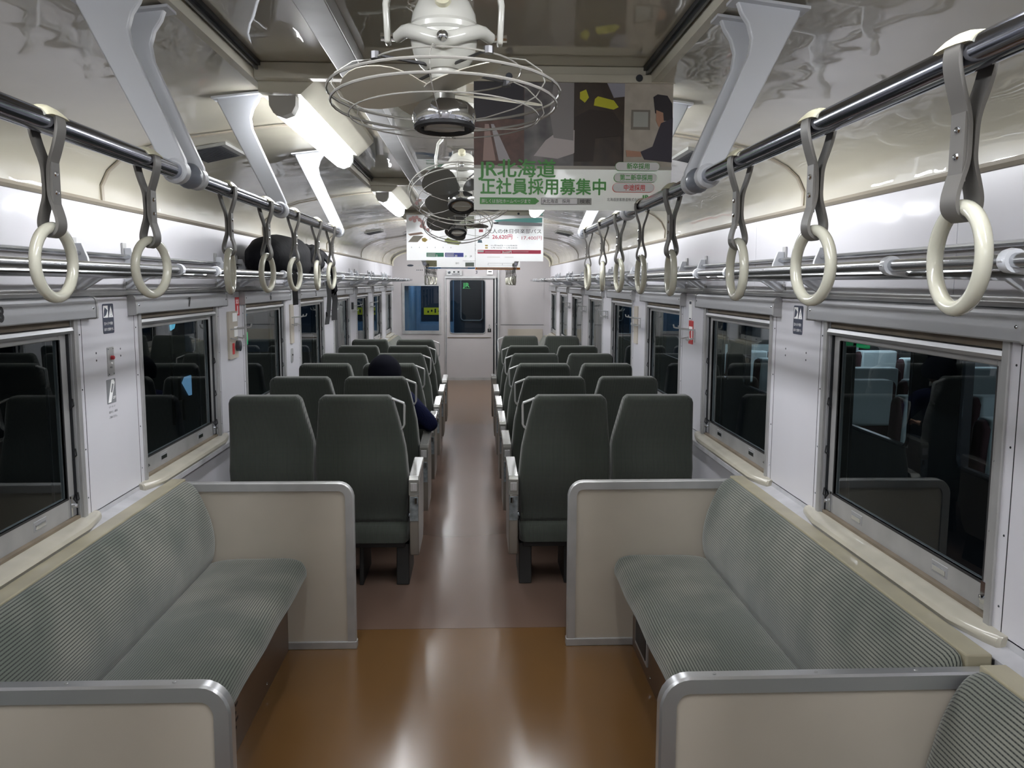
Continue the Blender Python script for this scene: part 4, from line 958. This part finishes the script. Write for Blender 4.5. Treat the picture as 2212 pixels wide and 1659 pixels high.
# third pair
YQ = 11.35
e, R, G, T = poster(-0.585, 0.06, 1.872, 2.29, YQ, 'pale poster with blue bottom stripe, farther left poster')
R(0.0, 0.955, 1.0, 1.0, plain('print_blue', (40, 130, 196))); R(0.0, 0.0, 0.22, 0.94, plain('print_cream', (216, 214, 176))); R(0.80, 0.80, 0.98, 0.93, plain('print_mint', (190, 206, 196)))
T('旅行', 0.60, 0.85, 0.06, blk); R(0.3, 0.962, 0.85, 0.985, wht)
for u, v in ((0.05, 0.86), (0.17, 0.84), (0.05, 0.93), (0.16, 0.92)): R(u, v, u+0.012, v+0.012, blk)
e, R, G, T = poster(0.065, 0.655, 1.862, 2.29, YQ-0.003, 'pale map poster with orange bottom stripe, farther right poster')
R(0.0, 0.93, 1.0, 1.0, plain('print_orange', (232, 140, 40))); R(0.03, 0.955, 0.85, 0.972, wht); T('JR', 0.90, 0.985, 0.05, wht)
R(0.28, 0.80, 0.90, 0.805, blk); R(0.28, 0.86, 0.90, 0.863, blk); R(0.28, 0.80, 0.284, 0.86, blk); R(0.60, 0.80, 0.604, 0.86, blk)
holder(-0.6, 0.67, YQ-0.002, 2.30, 'cream clip bar over the farthest posters')

# ================================================================ WALL FITTINGS
def plate(name, label, cat, s, y0, y1, z0, z1, m, d=0.0012, r=0.004):
    e = empty(name, (s*W, (y0+y1)/2, z0)); tag(e, label, cat)
    B().prism(rrect(y0, y1, z0, z1, r, 3), 'x', s*(W-0.0003), s*(W-d)).build('face', m, e, smooth=False)
    return e
navy = plain('sticker_navy', (50, 56, 74))
for s in (-1, 1):
    y0, y1 = 3.325, 3.425
    e = plate('warning_sticker', 'navy sticker with white pictogram and triangle on the %s pier between the first two windows' % SIDE[s], 'sticker', s, y0, y1, 1.490, 1.605, navy, 0.001, 0.008)
    X = s*(W-0.0011); X2 = s*(W-0.0016)
    # read from inside: on the left wall text runs towards +y, on the right wall towards -y
    Y = lambda t: y0+(y1-y0)*t if s < 0 else y1-(y1-y0)*t
    B().prism([(Y(.06), 1.552), (Y(.48), 1.552), (Y(.48), 1.598), (Y(.06), 1.598)], 'x', X, X2).build('pictogram', 'print_white', e, smooth=False)
    B().prism([(Y(.10), 1.555), (Y(.30), 1.562), (Y(.44), 1.580), (Y(.20), 1.592), (Y(.12), 1.580)], 'x', X2, s*(W-0.0019)).build('figure', navy, e, smooth=False)
    B().prism([(Y(.54), 1.552), (Y(.94), 1.552), (Y(.74), 1.597)], 'x', X, X2).build('triangle', 'print_white', e, smooth=False)
    text('mark', '!', 0.036, face_side(s, s*(W-0.0017), Y(.70), 1.556), navy, e, ext=0.0001)
    text('lettering', '窓から手や顔を', 0.0135, face_side(s, X2, Y(.08), 1.524), 'print_white', e, ext=0.0001, width=0.080)
    text('lettering', '出すと危険です。', 0.0125, face_side(s, X2, Y(.08), 1.502), 'print_white', e, ext=0.0001, width=0.084)
for s, ys_ in ((-1, (3.255, 3.475)), (1, (3.278, 3.50))):
    for y in ys_:
        o = B()
        for z in (1.423, 1.395): o.lathe([(0.0045, 0), (0.0035, 0.001)], (s*W, y, z), (-s,0,0), 8)
        o = o.build('screw_holes', 'groove', None); tag(o, 'pair of small dark screw holes in the %s pier, %s one' % (SIDE[s], 'nearer' if y < 3.4 else 'farther'), 'screw')
e = plate('call_button', 'grey metal plate with red button on the left pier', 'button', -1, 3.345, 3.402, 1.325, 1.437, 'alu_frame', 0.004)
B().lathe([(0.008, 0), (0.008, 0.010), (0.005, 0.013)], (-W+0.004, 3.376, 1.396), (1,0,0), 12).build('button', plain('button_red', (150, 34, 44)), e)
B().lathe([(0.005, 0), (0.004, 0.004)], (-W+0.004, 3.376, 1.374), (1,0,0), 10).build('lamp_lens', 'white', e)
text('lettering', '呼出し', 0.008, face_side(-1, -W+0.0042, 3.362, 1.355), 'print_black', e, ext=0.0001)
for y in (3.352, 3.395):
    for z in (1.332, 1.430): B().lathe([(0.003, 0), (0.002, 0.001)], (-W+0.004, y, z), (1,0,0), 6).build('screw', 'dark_strip', e)
e = plate('phone_sticker', 'grey phone-off sticker with small print below the red button', 'sticker', -1, 3.328, 3.410, 1.217, 1.312, plain('sticker_grey', (122, 124, 128)), 0.001, 0.004)
B().prism([(3.336, 1.222), (3.362, 1.222), (3.402, 1.296), (3.392, 1.309), (3.372, 1.309)], 'x', -W+0.0011, -W+0.0015).build('handset', 'print_white', e, smooth=False)
B().prism([(3.362, 1.262), (3.374, 1.258), (3.390, 1.290), (3.378, 1.294)], 'x', -W+0.0015, -W+0.0018).build('screen', 'sticker_grey', e, smooth=False)
text('lettering', 'OFF', 0.016, face_side(-1, -W+0.0014, 3.378, 1.232), 'print_white', e, ext=0.0001)
for i, t_ in enumerate(('マナーモード', '設定の上、通話は', 'ご遠慮ください。')):
    text('small_print', t_, 0.010, face_side(-1, -W+0.001, 3.338, 1.200 - i*0.020), 'sticker_grey', e, ext=0.0001)
# emergency panel and signs, left pier two
e = plate('emergency_box', 'cream emergency panel with round meter on the second left pier', 'panel', -1, 4.955, 5.135, 1.245, 1.520, 'panel_cream', 0.012, 0.004)
B().lathe([(0.032, 0), (0.032, 0.022), (0.026, 0.024)], (-W+0.012, 5.10, 1.315), (1,0,0), 20).build('dial', 'dark_strip', e)
B().prism([(5.01, 1.27), (5.05, 1.27), (5.05, 1.335), (5.01, 1.335)], 'x', -W+0.012, -W+0.0135).build('red_mark', plain('sign_red', (190, 48, 50)), e, smooth=False)
B().prism([(5.03, 1.46), (5.12, 1.46), (5.12, 1.51), (5.03, 1.51)], 'x', -W+0.012, -W+0.0135).build('notice', 'print_white', e, smooth=False)
B().prism([(5.055, 1.37), (5.125, 1.37), (5.125, 1.43), (5.055, 1.43)], 'x', -W+0.012, -W+0.0135).build('notice', 'print_white', e, smooth=False)
e = plate('sos_sign', 'red sign reading SOS above the cream emergency panel', 'sign', -1, 5.135, 5.215, 1.49, 1.60, 'sign_red', 0.003, 0.003)
text('lettering', 'SOS', 0.034, face_side(-1, -W+0.0032, 5.142, 1.562), 'print_white', e, off=0.0004, ext=0.0001)
B().prism([(5.17, 1.50), (5.182, 1.50), (5.182, 1.55), (5.17, 1.55)], 'x', -W+0.003, -W+0.0036).build('arrow', 'print_white', e, smooth=False)
e = plate('wall_cover', 'narrow cream cover on the third left pier', 'panel', -1, 6.60, 6.72, 1.22, 1.52, 'panel_cream', 0.01, 0.004)
e = plate('switch_plate', 'small grey switch plate below the narrow cream cover', 'switch', -1, 6.615, 6.695, 1.07, 1.18, 'alu_frame', 0.004, 0.02)
B().lathe([(0.007, 0), (0.006, 0.006)], (-W+0.004, 6.66, 1.13), (1,0,0), 10).build('toggle', 'black', e)
e = plate('thermometer', 'small white wall thermometer strip above the red sign on the right', 'thermometer', 1, 5.05, 5.115, 1.475, 1.59, 'white', 0.006, 0.01)
B().box(W-0.0065, W-0.006, 5.058, 5.107, 1.568, 1.585).box(W-0.0065, W-0.006, 5.065, 5.10, 1.478, 1.486).build('dark_ends', 'dark_strip', e, smooth=False)
e = plate('red_notice', 'red and white notice behind the coat hooks on the second right pier', 'sign', 1, 5.02, 5.12, 1.330, 1.470, 'sign_red', 0.003, 0.004)
B().prism([(5.03, 1.355), (5.11, 1.355), (5.11, 1.435), (5.03, 1.435)], 'x', W-0.003, W-0.0036).build('white_field', 'print_white', e, smooth=False)
B().prism([(5.05, 1.365), (5.09, 1.365), (5.10, 1.40), (5.06, 1.425)], 'x', W-0.0036, W-0.004).build('figure', 'sign_red', e, smooth=False)
e = plate('wall_cover', 'narrow cream cover on the third right pier', 'panel', 1, 6.74, 6.88, 1.21, 1.51, 'panel_cream', 0.01, 0.004)
e = plate('dark_holder', 'small black holder on the fifth left pier', 'holder', -1, 9.90, 9.96, 1.38, 1.46, 'black', 0.02, 0.004)
# coat hooks: two wire frames per pier
def hook(s, y, lab):
    e = empty('coat_hook', (s*W, y, 1.40)); tag(e, lab, 'hook', 'coat hooks on the window piers')
    m = 'handle_silver'
    B().box(s*(W-0.0005), s*(W-0.006), y-0.006, y+0.006, 1.345, 1.425).build('back_bar', m, e, smooth=False, bevel=0.001)
    B().tube([(s*(W-0.006), y, 1.418), (s*(W-0.085), y, 1.425), (s*(W-0.095), y, 1.428), (s*(W-0.100), y, 1.445)], 0.0045, 6).build('upper_hook', m, e)
    B().tube([(s*(W-0.006), y, 1.368), (s*(W-0.045), y, 1.360), (s*(W-0.052), y, 1.364), (s*(W-0.052), y, 1.378)], 0.0045, 6).build('lower_hook', m, e)
for s in (-1, 1):
    for j in range(1, 6):
        for d in (-0.065, 0.065):
            hook(s, 5.045 + P0*(j-1) + d, 'silver double coat hook on the %s pier, %s wall, %s one' % (ORD[j], SIDE[s], 'nearer' if d < 0 else 'farther'))

# ================================================================ BACKPACK
bag = empty('backpack', (-1.14, 5.5, 1.726)); tag(bag, 'black backpack lying on the left luggage rack with straps hanging down', 'backpack')
def blob(c, r, n1=30, n2=18, pw=0.7, bumps=0.0, seed=1, flat=None):
    b = B(); rg = []
    for i in range(1, n2):
        th = PI*i/n2; row = []
        for j in range(n1):
            ph = 2*PI*j/n1
            x, y, z = math.sin(th)*math.cos(ph), math.cos(th), math.sin(th)*math.sin(ph)
            f = lambda v: math.copysign(abs(v)**pw, v)
            fold = 1 + bumps*(math.sin(ph*3+th*5+seed) * math.sin(th*7+seed*2) + 0.5*math.sin(ph*9+th*3))
            p = Vector((c[0]+f(x)*r[0]*fold, c[1]+f(y)*r[1], c[2]+f(z)*r[2]*fold))
            if flat is not None: p.z = max(p.z, flat)
            row.append(p)
        rg.append(row)
    return b.rings(rg)
b = blob((-1.165, 5.53, 1.835), (0.165, 0.60, 0.145), bumps=0.035, flat=1.7265, pw=0.92, n1=44, n2=34)
for v in b.v:
    if v.y > 5.72: v.z = 1.7265 + (v.z-1.7265)*(1-0.45*(v.y-5.72)/0.32)
    v.x = max(v.x, -1.322)
b.build('body', 'bag', bag, angle=70)
b = blob((-1.06, 5.86, 1.835), (0.09, 0.22, 0.105), bumps=0.13, seed=4, flat=1.7265, pw=0.9, n1=48, n2=30); b.build('front_pocket', 'bag', bag, angle=70)
# folds of the shoulder harness draped over the front rail
fl = []
for t in range(13):
    k = t/12; y = 5.92+0.20*k
    fl.append(Vector((-1.07+0.125*min(1, k*1.7), y, 1.94-0.05*k-0.25*k*k)))
b = B(); vs = []; 
for i, p in enumerate(fl):
    wd = 0.085*(1-0.45*i/12)
    for q in range(7):
        a = (q/6-0.5)*2
        vs.append((p.x+0.010*math.sin(q*2.4+i*0.7)+0.012, p.y+a*wd, p.z+0.012*math.cos(q*2.6)-abs(a)*0.03))
for i in range(12):
    for q in range(6): b.f.append((i*7+q, i*7+q+1, i*7+q+8, i*7+q+7))
b.v = [Vector(v) for v in vs]
o = b.build('harness_flap', 'bag', bag, angle=80); md = o.modifiers.new('thick', 'SOLIDIFY'); md.thickness = 0.014; md.offset = 0
def strapline(pts, wd=0.034): B().ribbon(pts, (0.75,0.66,0.1), wd, 0.004).build('strap', 'bag_strap', bag)
strapline([(-1.10, 5.02, 1.7300), (-1.03, 5.00, 1.7290), (-0.992, 4.99, 1.7535), (-0.972, 4.98, 1.733), (-0.974, 4.98, 1.66), (-0.972, 4.985, 1.56)])
strapline([(-0.962, 6.02, 1.70), (-0.955, 6.03, 1.60), (-0.96, 6.02, 1.50), (-0.966, 5.97, 1.40)])
strapline([(-0.95, 6.17, 1.64), (-0.944, 6.20, 1.56), (-0.95, 6.19, 1.48), (-0.948, 6.18, 1.42)], 0.044)
B().box(-0.976, -0.962, 5.985, 6.025, 1.455, 1.485).build('buckle', 'black', bag, smooth=False, bevel=0.003)

# ================================================================ PERSON
per = empty('person', (-0.565, 5.75, 0)); tag(per, 'person in black knit cap and navy fleece sitting in the second left aisle seat', 'person')
def skin(name, nodes, edges, m, parent, root=0, sub=2):
    me = bpy.data.meshes.new(name); off = Vector(per.location)
    me.from_pydata([tuple(Vector(p)-off) for p, r in nodes], edges, [])
    o = bpy.data.objects.new(name, me); COL.objects.link(o); o.parent = parent; me.materials.append(M[m])
    md = o.modifiers.new('skin', 'SKIN'); md.use_smooth_shade = True
    if not me.skin_vertices: 
        bm = bmesh.new(); bm.from_mesh(me); bm.verts.layers.skin.verify(); bm.to_mesh(me); bm.free()
    for i, (p, r) in enumerate(nodes):
        sv = me.skin_vertices[0].data[i]; sv.radius = r if isinstance(r, tuple) else (r, r); sv.use_root = (i == root)
    s2 = o.modifiers.new('sub', 'SUBSURF'); s2.levels = sub; s2.render_levels = sub
    return o
px, py = -0.565, 5.80
body = [((px, py-0.06, 0.53), (0.150, 0.115)), ((px, py-0.05, 0.66), (0.145, 0.11)), ((px, py-0.03, 0.80), (0.155, 0.115)), ((px, py, 0.905), (0.13, 0.095)), ((px, py+0.03, 0.965), 0.060), ((px, py+0.045, 1.02), 0.055),
        ((px+0.165, py, 0.895), 0.068), ((px+0.27, py+0.01, 0.78), 0.060), ((px+0.335, py+0.04, 0.705), 0.056), ((px+0.27, py+0.16, 0.705), 0.045), ((px+0.15, py+0.26, 0.68), 0.036), ((px+0.10, py+0.28, 0.67), 0.030),
        ((px-0.165, py, 0.895), 0.068), ((px-0.235, py+0.01, 0.77), 0.056), ((px-0.26, py+0.04, 0.66), 0.050), ((px-0.18, py+0.18, 0.66), 0.042), ((px-0.08, py+0.28, 0.66), 0.035), ((px-0.05, py+0.30, 0.66), 0.030)]
be = [(0,1),(1,2),(2,3),(3,4),(4,5),(3,6),(6,7),(7,8),(8,9),(9,10),(10,11),(3,12),(12,13),(13,14),(14,15),(15,16),(16,17)]
bo = skin('body', body, be, 'fleece', per)
# legs belong to the same seated figure
legs = [((px, py-0.04, 0.535), (0.13, 0.09)), ((px+0.10, py+0.05, 0.53), 0.085), ((px+0.11, py+0.30, 0.545), 0.068), ((px+0.11, py+0.345, 0.50), 0.062), ((px+0.11, py+0.36, 0.28), 0.054), ((px+0.11, py+0.34, 0.09), 0.042),
        ((px-0.10, py+0.05, 0.53), 0.085), ((px-0.11, py+0.30, 0.545), 0.068), ((px-0.11, py+0.345, 0.50), 0.062), ((px-0.11, py+0.36, 0.28), 0.054), ((px-0.11, py+0.34, 0.09), 0.042)]
skin('trousers', legs, [(0,1),(1,2),(2,3),(3,4),(4,5),(0,6),(6,7),(7,8),(8,9),(9,10)], 'trousers', per)
for sx in (-1, 1):
    B().prism(smoothpoly([(py+0.27, 0.002), (py+0.27, 0.09), (py+0.36, 0.10), (py+0.44, 0.065), (py+0.53, 0.045), (py+0.54, 0.002)], 1), 'x', px+sx*0.11-0.042, px+sx*0.11+0.042).build('shoe', 'black_rubber', per, bevel=0.01)
# head looking down a little
hd = Vector((px+0.005, py+0.055, 1.085))
hv = []; n1, n2 = 24, 16
for i in range(1, n2):
    th = PI*i/n2; row = []
    for j in range(n1):
        ph = 2*PI*j/n1
        x, y, z = math.sin(th)*math.cos(ph)*0.078, math.sin(th)*math.sin(ph)*0.094, math.cos(th)*0.112
        if z < -0.02: y2 = y*(1-0.25*(-z-0.02)/0.09) + 0.012; x *= 1-0.35*(-z-0.02)/0.09; y = y2
        row.append(hd + Vector((x, y, z)))
    hv.append(row)
head = B().rings(hv).build('head', 'skin', per, angle=80)
B().prism([(hd.y+0.085, hd.z+0.012), (hd.y+0.120, hd.z-0.022), (hd.y+0.088, hd.z-0.03)], 'x', hd.x-0.013, hd.x+0.013).build('nose', 'skin', head, bevel=0.005)
for sx in (-1, 1):
    B().lathe([(0.010, 0), (0.007, 0.004), (0.001, 0.006)], (hd.x+sx*0.030, hd.y+0.082, hd.z+0.012), (0,1,0), 10).build('eye', 'black', head)
    blob((hd.x+sx*0.080, hd.y+0.0, hd.z-0.015), (0.009, 0.018, 0.030), 12, 8, 1.0).build('ear', 'skin', head)
B().box(hd.x-0.022, hd.x+0.022, hd.y+0.078, hd.y+0.090, hd.z-0.058, hd.z-0.052).build('mouth', plain('lips', (150, 92, 84)), head, smooth=False, bevel=0.003)
cv = []
for i in range(11):
    th = PI*0.60*i/10; row = []
    for j in range(24):
        ph = 2*PI*j/24; rr = 1.0 + 0.012*math.cos(ph*12)
        row.append(hd + Vector((max(1e-4, math.sin(th))*math.cos(ph)*0.114*rr, max(1e-4, math.sin(th))*math.sin(ph)*0.120*rr, math.cos(th)*0.122 - 0.006 + (0.012*math.sin(ph) if i > 6 else 0))))
    cv.append(row)
B().rings(cv).build('knit_cap', 'beanie', per, angle=80)
# hands with fingers, holding a phone
for sx, hx, hy, hz in ((1, px+0.085, py+0.295, 0.668), (-1, px-0.04, py+0.31, 0.658)):
    nodes = [((hx, hy, hz), (0.022, 0.018)), ((hx-sx*0.020, hy+0.045, hz+0.008), (0.030, 0.014))]; ed = [(0,1)]
    for q in range(4):
        fx = hx-sx*0.020 + (q-1.5)*0.017; k0 = len(nodes); ln = (0.034, 0.040, 0.037, 0.029)[q]
        nodes += [((fx, hy+0.068, hz+0.012), 0.0085), ((fx-sx*0.004, hy+0.068+ln*0.7, hz+0.008), 0.008), ((fx-sx*0.008, hy+0.070+ln, hz-0.012), 0.007)]
        ed += [(1, k0), (k0, k0+1), (k0+1, k0+2)]
    k0 = len(nodes); nodes += [((hx-sx*0.042, hy+0.030, hz+0.018), 0.009), ((hx-sx*0.052, hy+0.055, hz+0.026), 0.008)]; ed += [(0, k0), (k0, k0+1)]
    skin('hand', nodes, ed, 'skin', per)

# ================================================================ NEIGHBOURING TRAIN (right) AND PLATFORM (left)
nt = empty('neighbouring_train', (2.75, 5, 0)); tag(nt, 'dark neighbouring train with lit windows seen through the right-hand windows', 'train')
NX = 2.75
nw = [(-0.6+1.9*k, 0.75+1.9*k) for k in range(0, 9)]
b = B().box(NX, NX+0.06, -3, 18, -0.8, 0.68).box(NX, NX+0.06, -3, 18, 1.36, 2.6)
ys = [-3] + [v for ab in nw for v in ab] + [18]
for a, c in zip(ys[0::2], ys[1::2]): b.box(NX, NX+0.06, a, c, 0.68, 1.36)
b.build('side_wall', mat('train_side', (52, 54, 58), 0.4, var=0.2), nt, smooth=False)
for a, c in nw:
    B().tube([(NX-0.004, y, z) for y, z in rrect(a, c, 0.68, 1.36, 0.07)], 0.012, 6, closed=True).build('window_trim', 'dark_strip', nt)
B().box(NX+2.6, NX+2.66, -3, 18, -0.8, 2.6).build('far_wall', mat('train_far', (88, 90, 92), 0.6), nt, smooth=False)
B().box(NX, NX+2.66, -3, 18, -0.1, -0.05).build('train_floor', 'dull_brown', nt, smooth=False)
B().box(NX, NX+2.66, -3, 18, 2.25, 2.3).build('train_ceiling', 'end_wall', nt, smooth=False)
for y in (2, 8, 14):
    B().box(NX+1.2, NX+1.35, y, y+1.2, 2.2, 2.24).build('interior_lamp', M.setdefault('il', None) or M.__setitem__('il', emit_mat('interior_lamp', (235, 245, 255), 50)) or M['il'], nt, smooth=False)
cover = mat('seat_cover', (196, 212, 214), 0.8); maroon = mat('maroon_seat', (58, 30, 36), 0.9)
def train_seat(x, y, lab):
    e = empty('train_seat', (x, y, -0.05)); tag(e, lab, 'train seat', 'maroon seats with white covers in the neighbouring train')
    b = backrest_simple(x, y); b.build('backrest', maroon, e, bevel=0.03, seg=3)
    B().box(x-0.24, x+0.24, y, y+0.5, 0.2, 0.36).build('seat_cushion', maroon, e, bevel=0.03)
    B().box(x-0.2, x+0.2, y+0.05, y+0.4, -0.05, 0.2).build('seat_base', 'black', e, smooth=False)
    B().box(x-0.20, x+0.20, y-0.012, y+0.14, 0.60, 0.955).build('headrest_cover', cover, e, bevel=0.02)
    return e
def backrest_simple(x, y):
    return B().prism([(y+0.05, 0.30), (y, 0.90), (y+0.02, 0.945), (y+0.11, 0.945), (y+0.13, 0.90), (y+0.19, 0.30)], 'x', x-0.235, x+0.235)
t0 = train_seat(NX+0.34, 3.2, ''); first = True
for j, x in enumerate((NX+0.34, NX+0.86, NX+1.80)):
    for i in range(10):
        y = 1.65 + i*0.95
        c = t0 if first else copy_tree(t0); first = False; c.location = (x, y, -0.05)
        c['label'] = '%s maroon seat with white cover in the neighbouring train, %s column' % (ORD[i], ('window', 'inner', 'far')[j])
exs = empty('exit_sign', (NX+0.4, 5.6, 1.4)); tag(exs, 'small green lit sign seen at the top of the nearest right window', 'sign')
B().box(NX-0.03, NX-0.0005, 5.68, 5.95, 1.255, 1.30).build('sign_face', emit_mat('sign_green', (30, 150, 90), 0.7), exs, smooth=False)
# left: dark platform with lit boards
pf = empty('platform', (-4, 5, -1), 'structure')
B().box(-8, -1.9, -4, 24, -1.2, -0.25).build('platform_slab', mat('platform_slab', (56, 54, 54), 0.7), pf, smooth=False)
B().box(-8.2, -8, -4, 24, -1.2, 4).build('platform_wall', mat('platform_wall', (40, 42, 46), 0.7), pf, smooth=False)
def lit(name, lab, y0, y1, z0, z1, x, col, st, shape=((0,0),(1,0),(1,1),(0,1))):
    e = empty(name, (x, y0, z0)); tag(e, lab, 'sign')
    B().prism([(y0+(y1-y0)*u, z0+(z1-z0)*v) for u, v in shape], 'x', x-0.04, x).build('screen', emit_mat(name+'_glow', col, st), e, smooth=False)
    B().box(x-0.06, x-0.02, y0-0.03, y1+0.03, z0-0.03, z1+0.03).build('casing', 'black', e, smooth=False)
    B().box(x-0.06, x-0.03, y0+0.1, y0+0.16, -0.25, z0).build('post', 'black', e, smooth=False)
lit('advert_screen', 'blue lit screen seen low in the second left window', 11.95, 12.3, 0.08, 0.36, -4.0, (120, 168, 208), 0.75, ((0.75,0),(1,0),(1,1),(0.3,1),(0,0.75)))
lit('advert_screen', 'cyan lit screen seen high in the second left window', 11.55, 11.86, 1.04, 1.28, -4.0, (120, 205, 236), 1.0, ((0.1,0),(0.5,0.1),(1,1),(0,1)))
lit('advert_screen', 'cyan lit screen seen high in the third left window', 14.8, 15.9, 0.95, 1.25, -4.0, (90, 200, 240), 1.1, ((0,0),(0.45,0.35),(0.6,0.8),(1,0.85),(0.95,1),(0,1)))
lit('guide_sign', 'green lit sign seen through the third left window', 14.9, 15.4, 0.58, 0.80, -4.0, (60, 210, 130), 1.0)
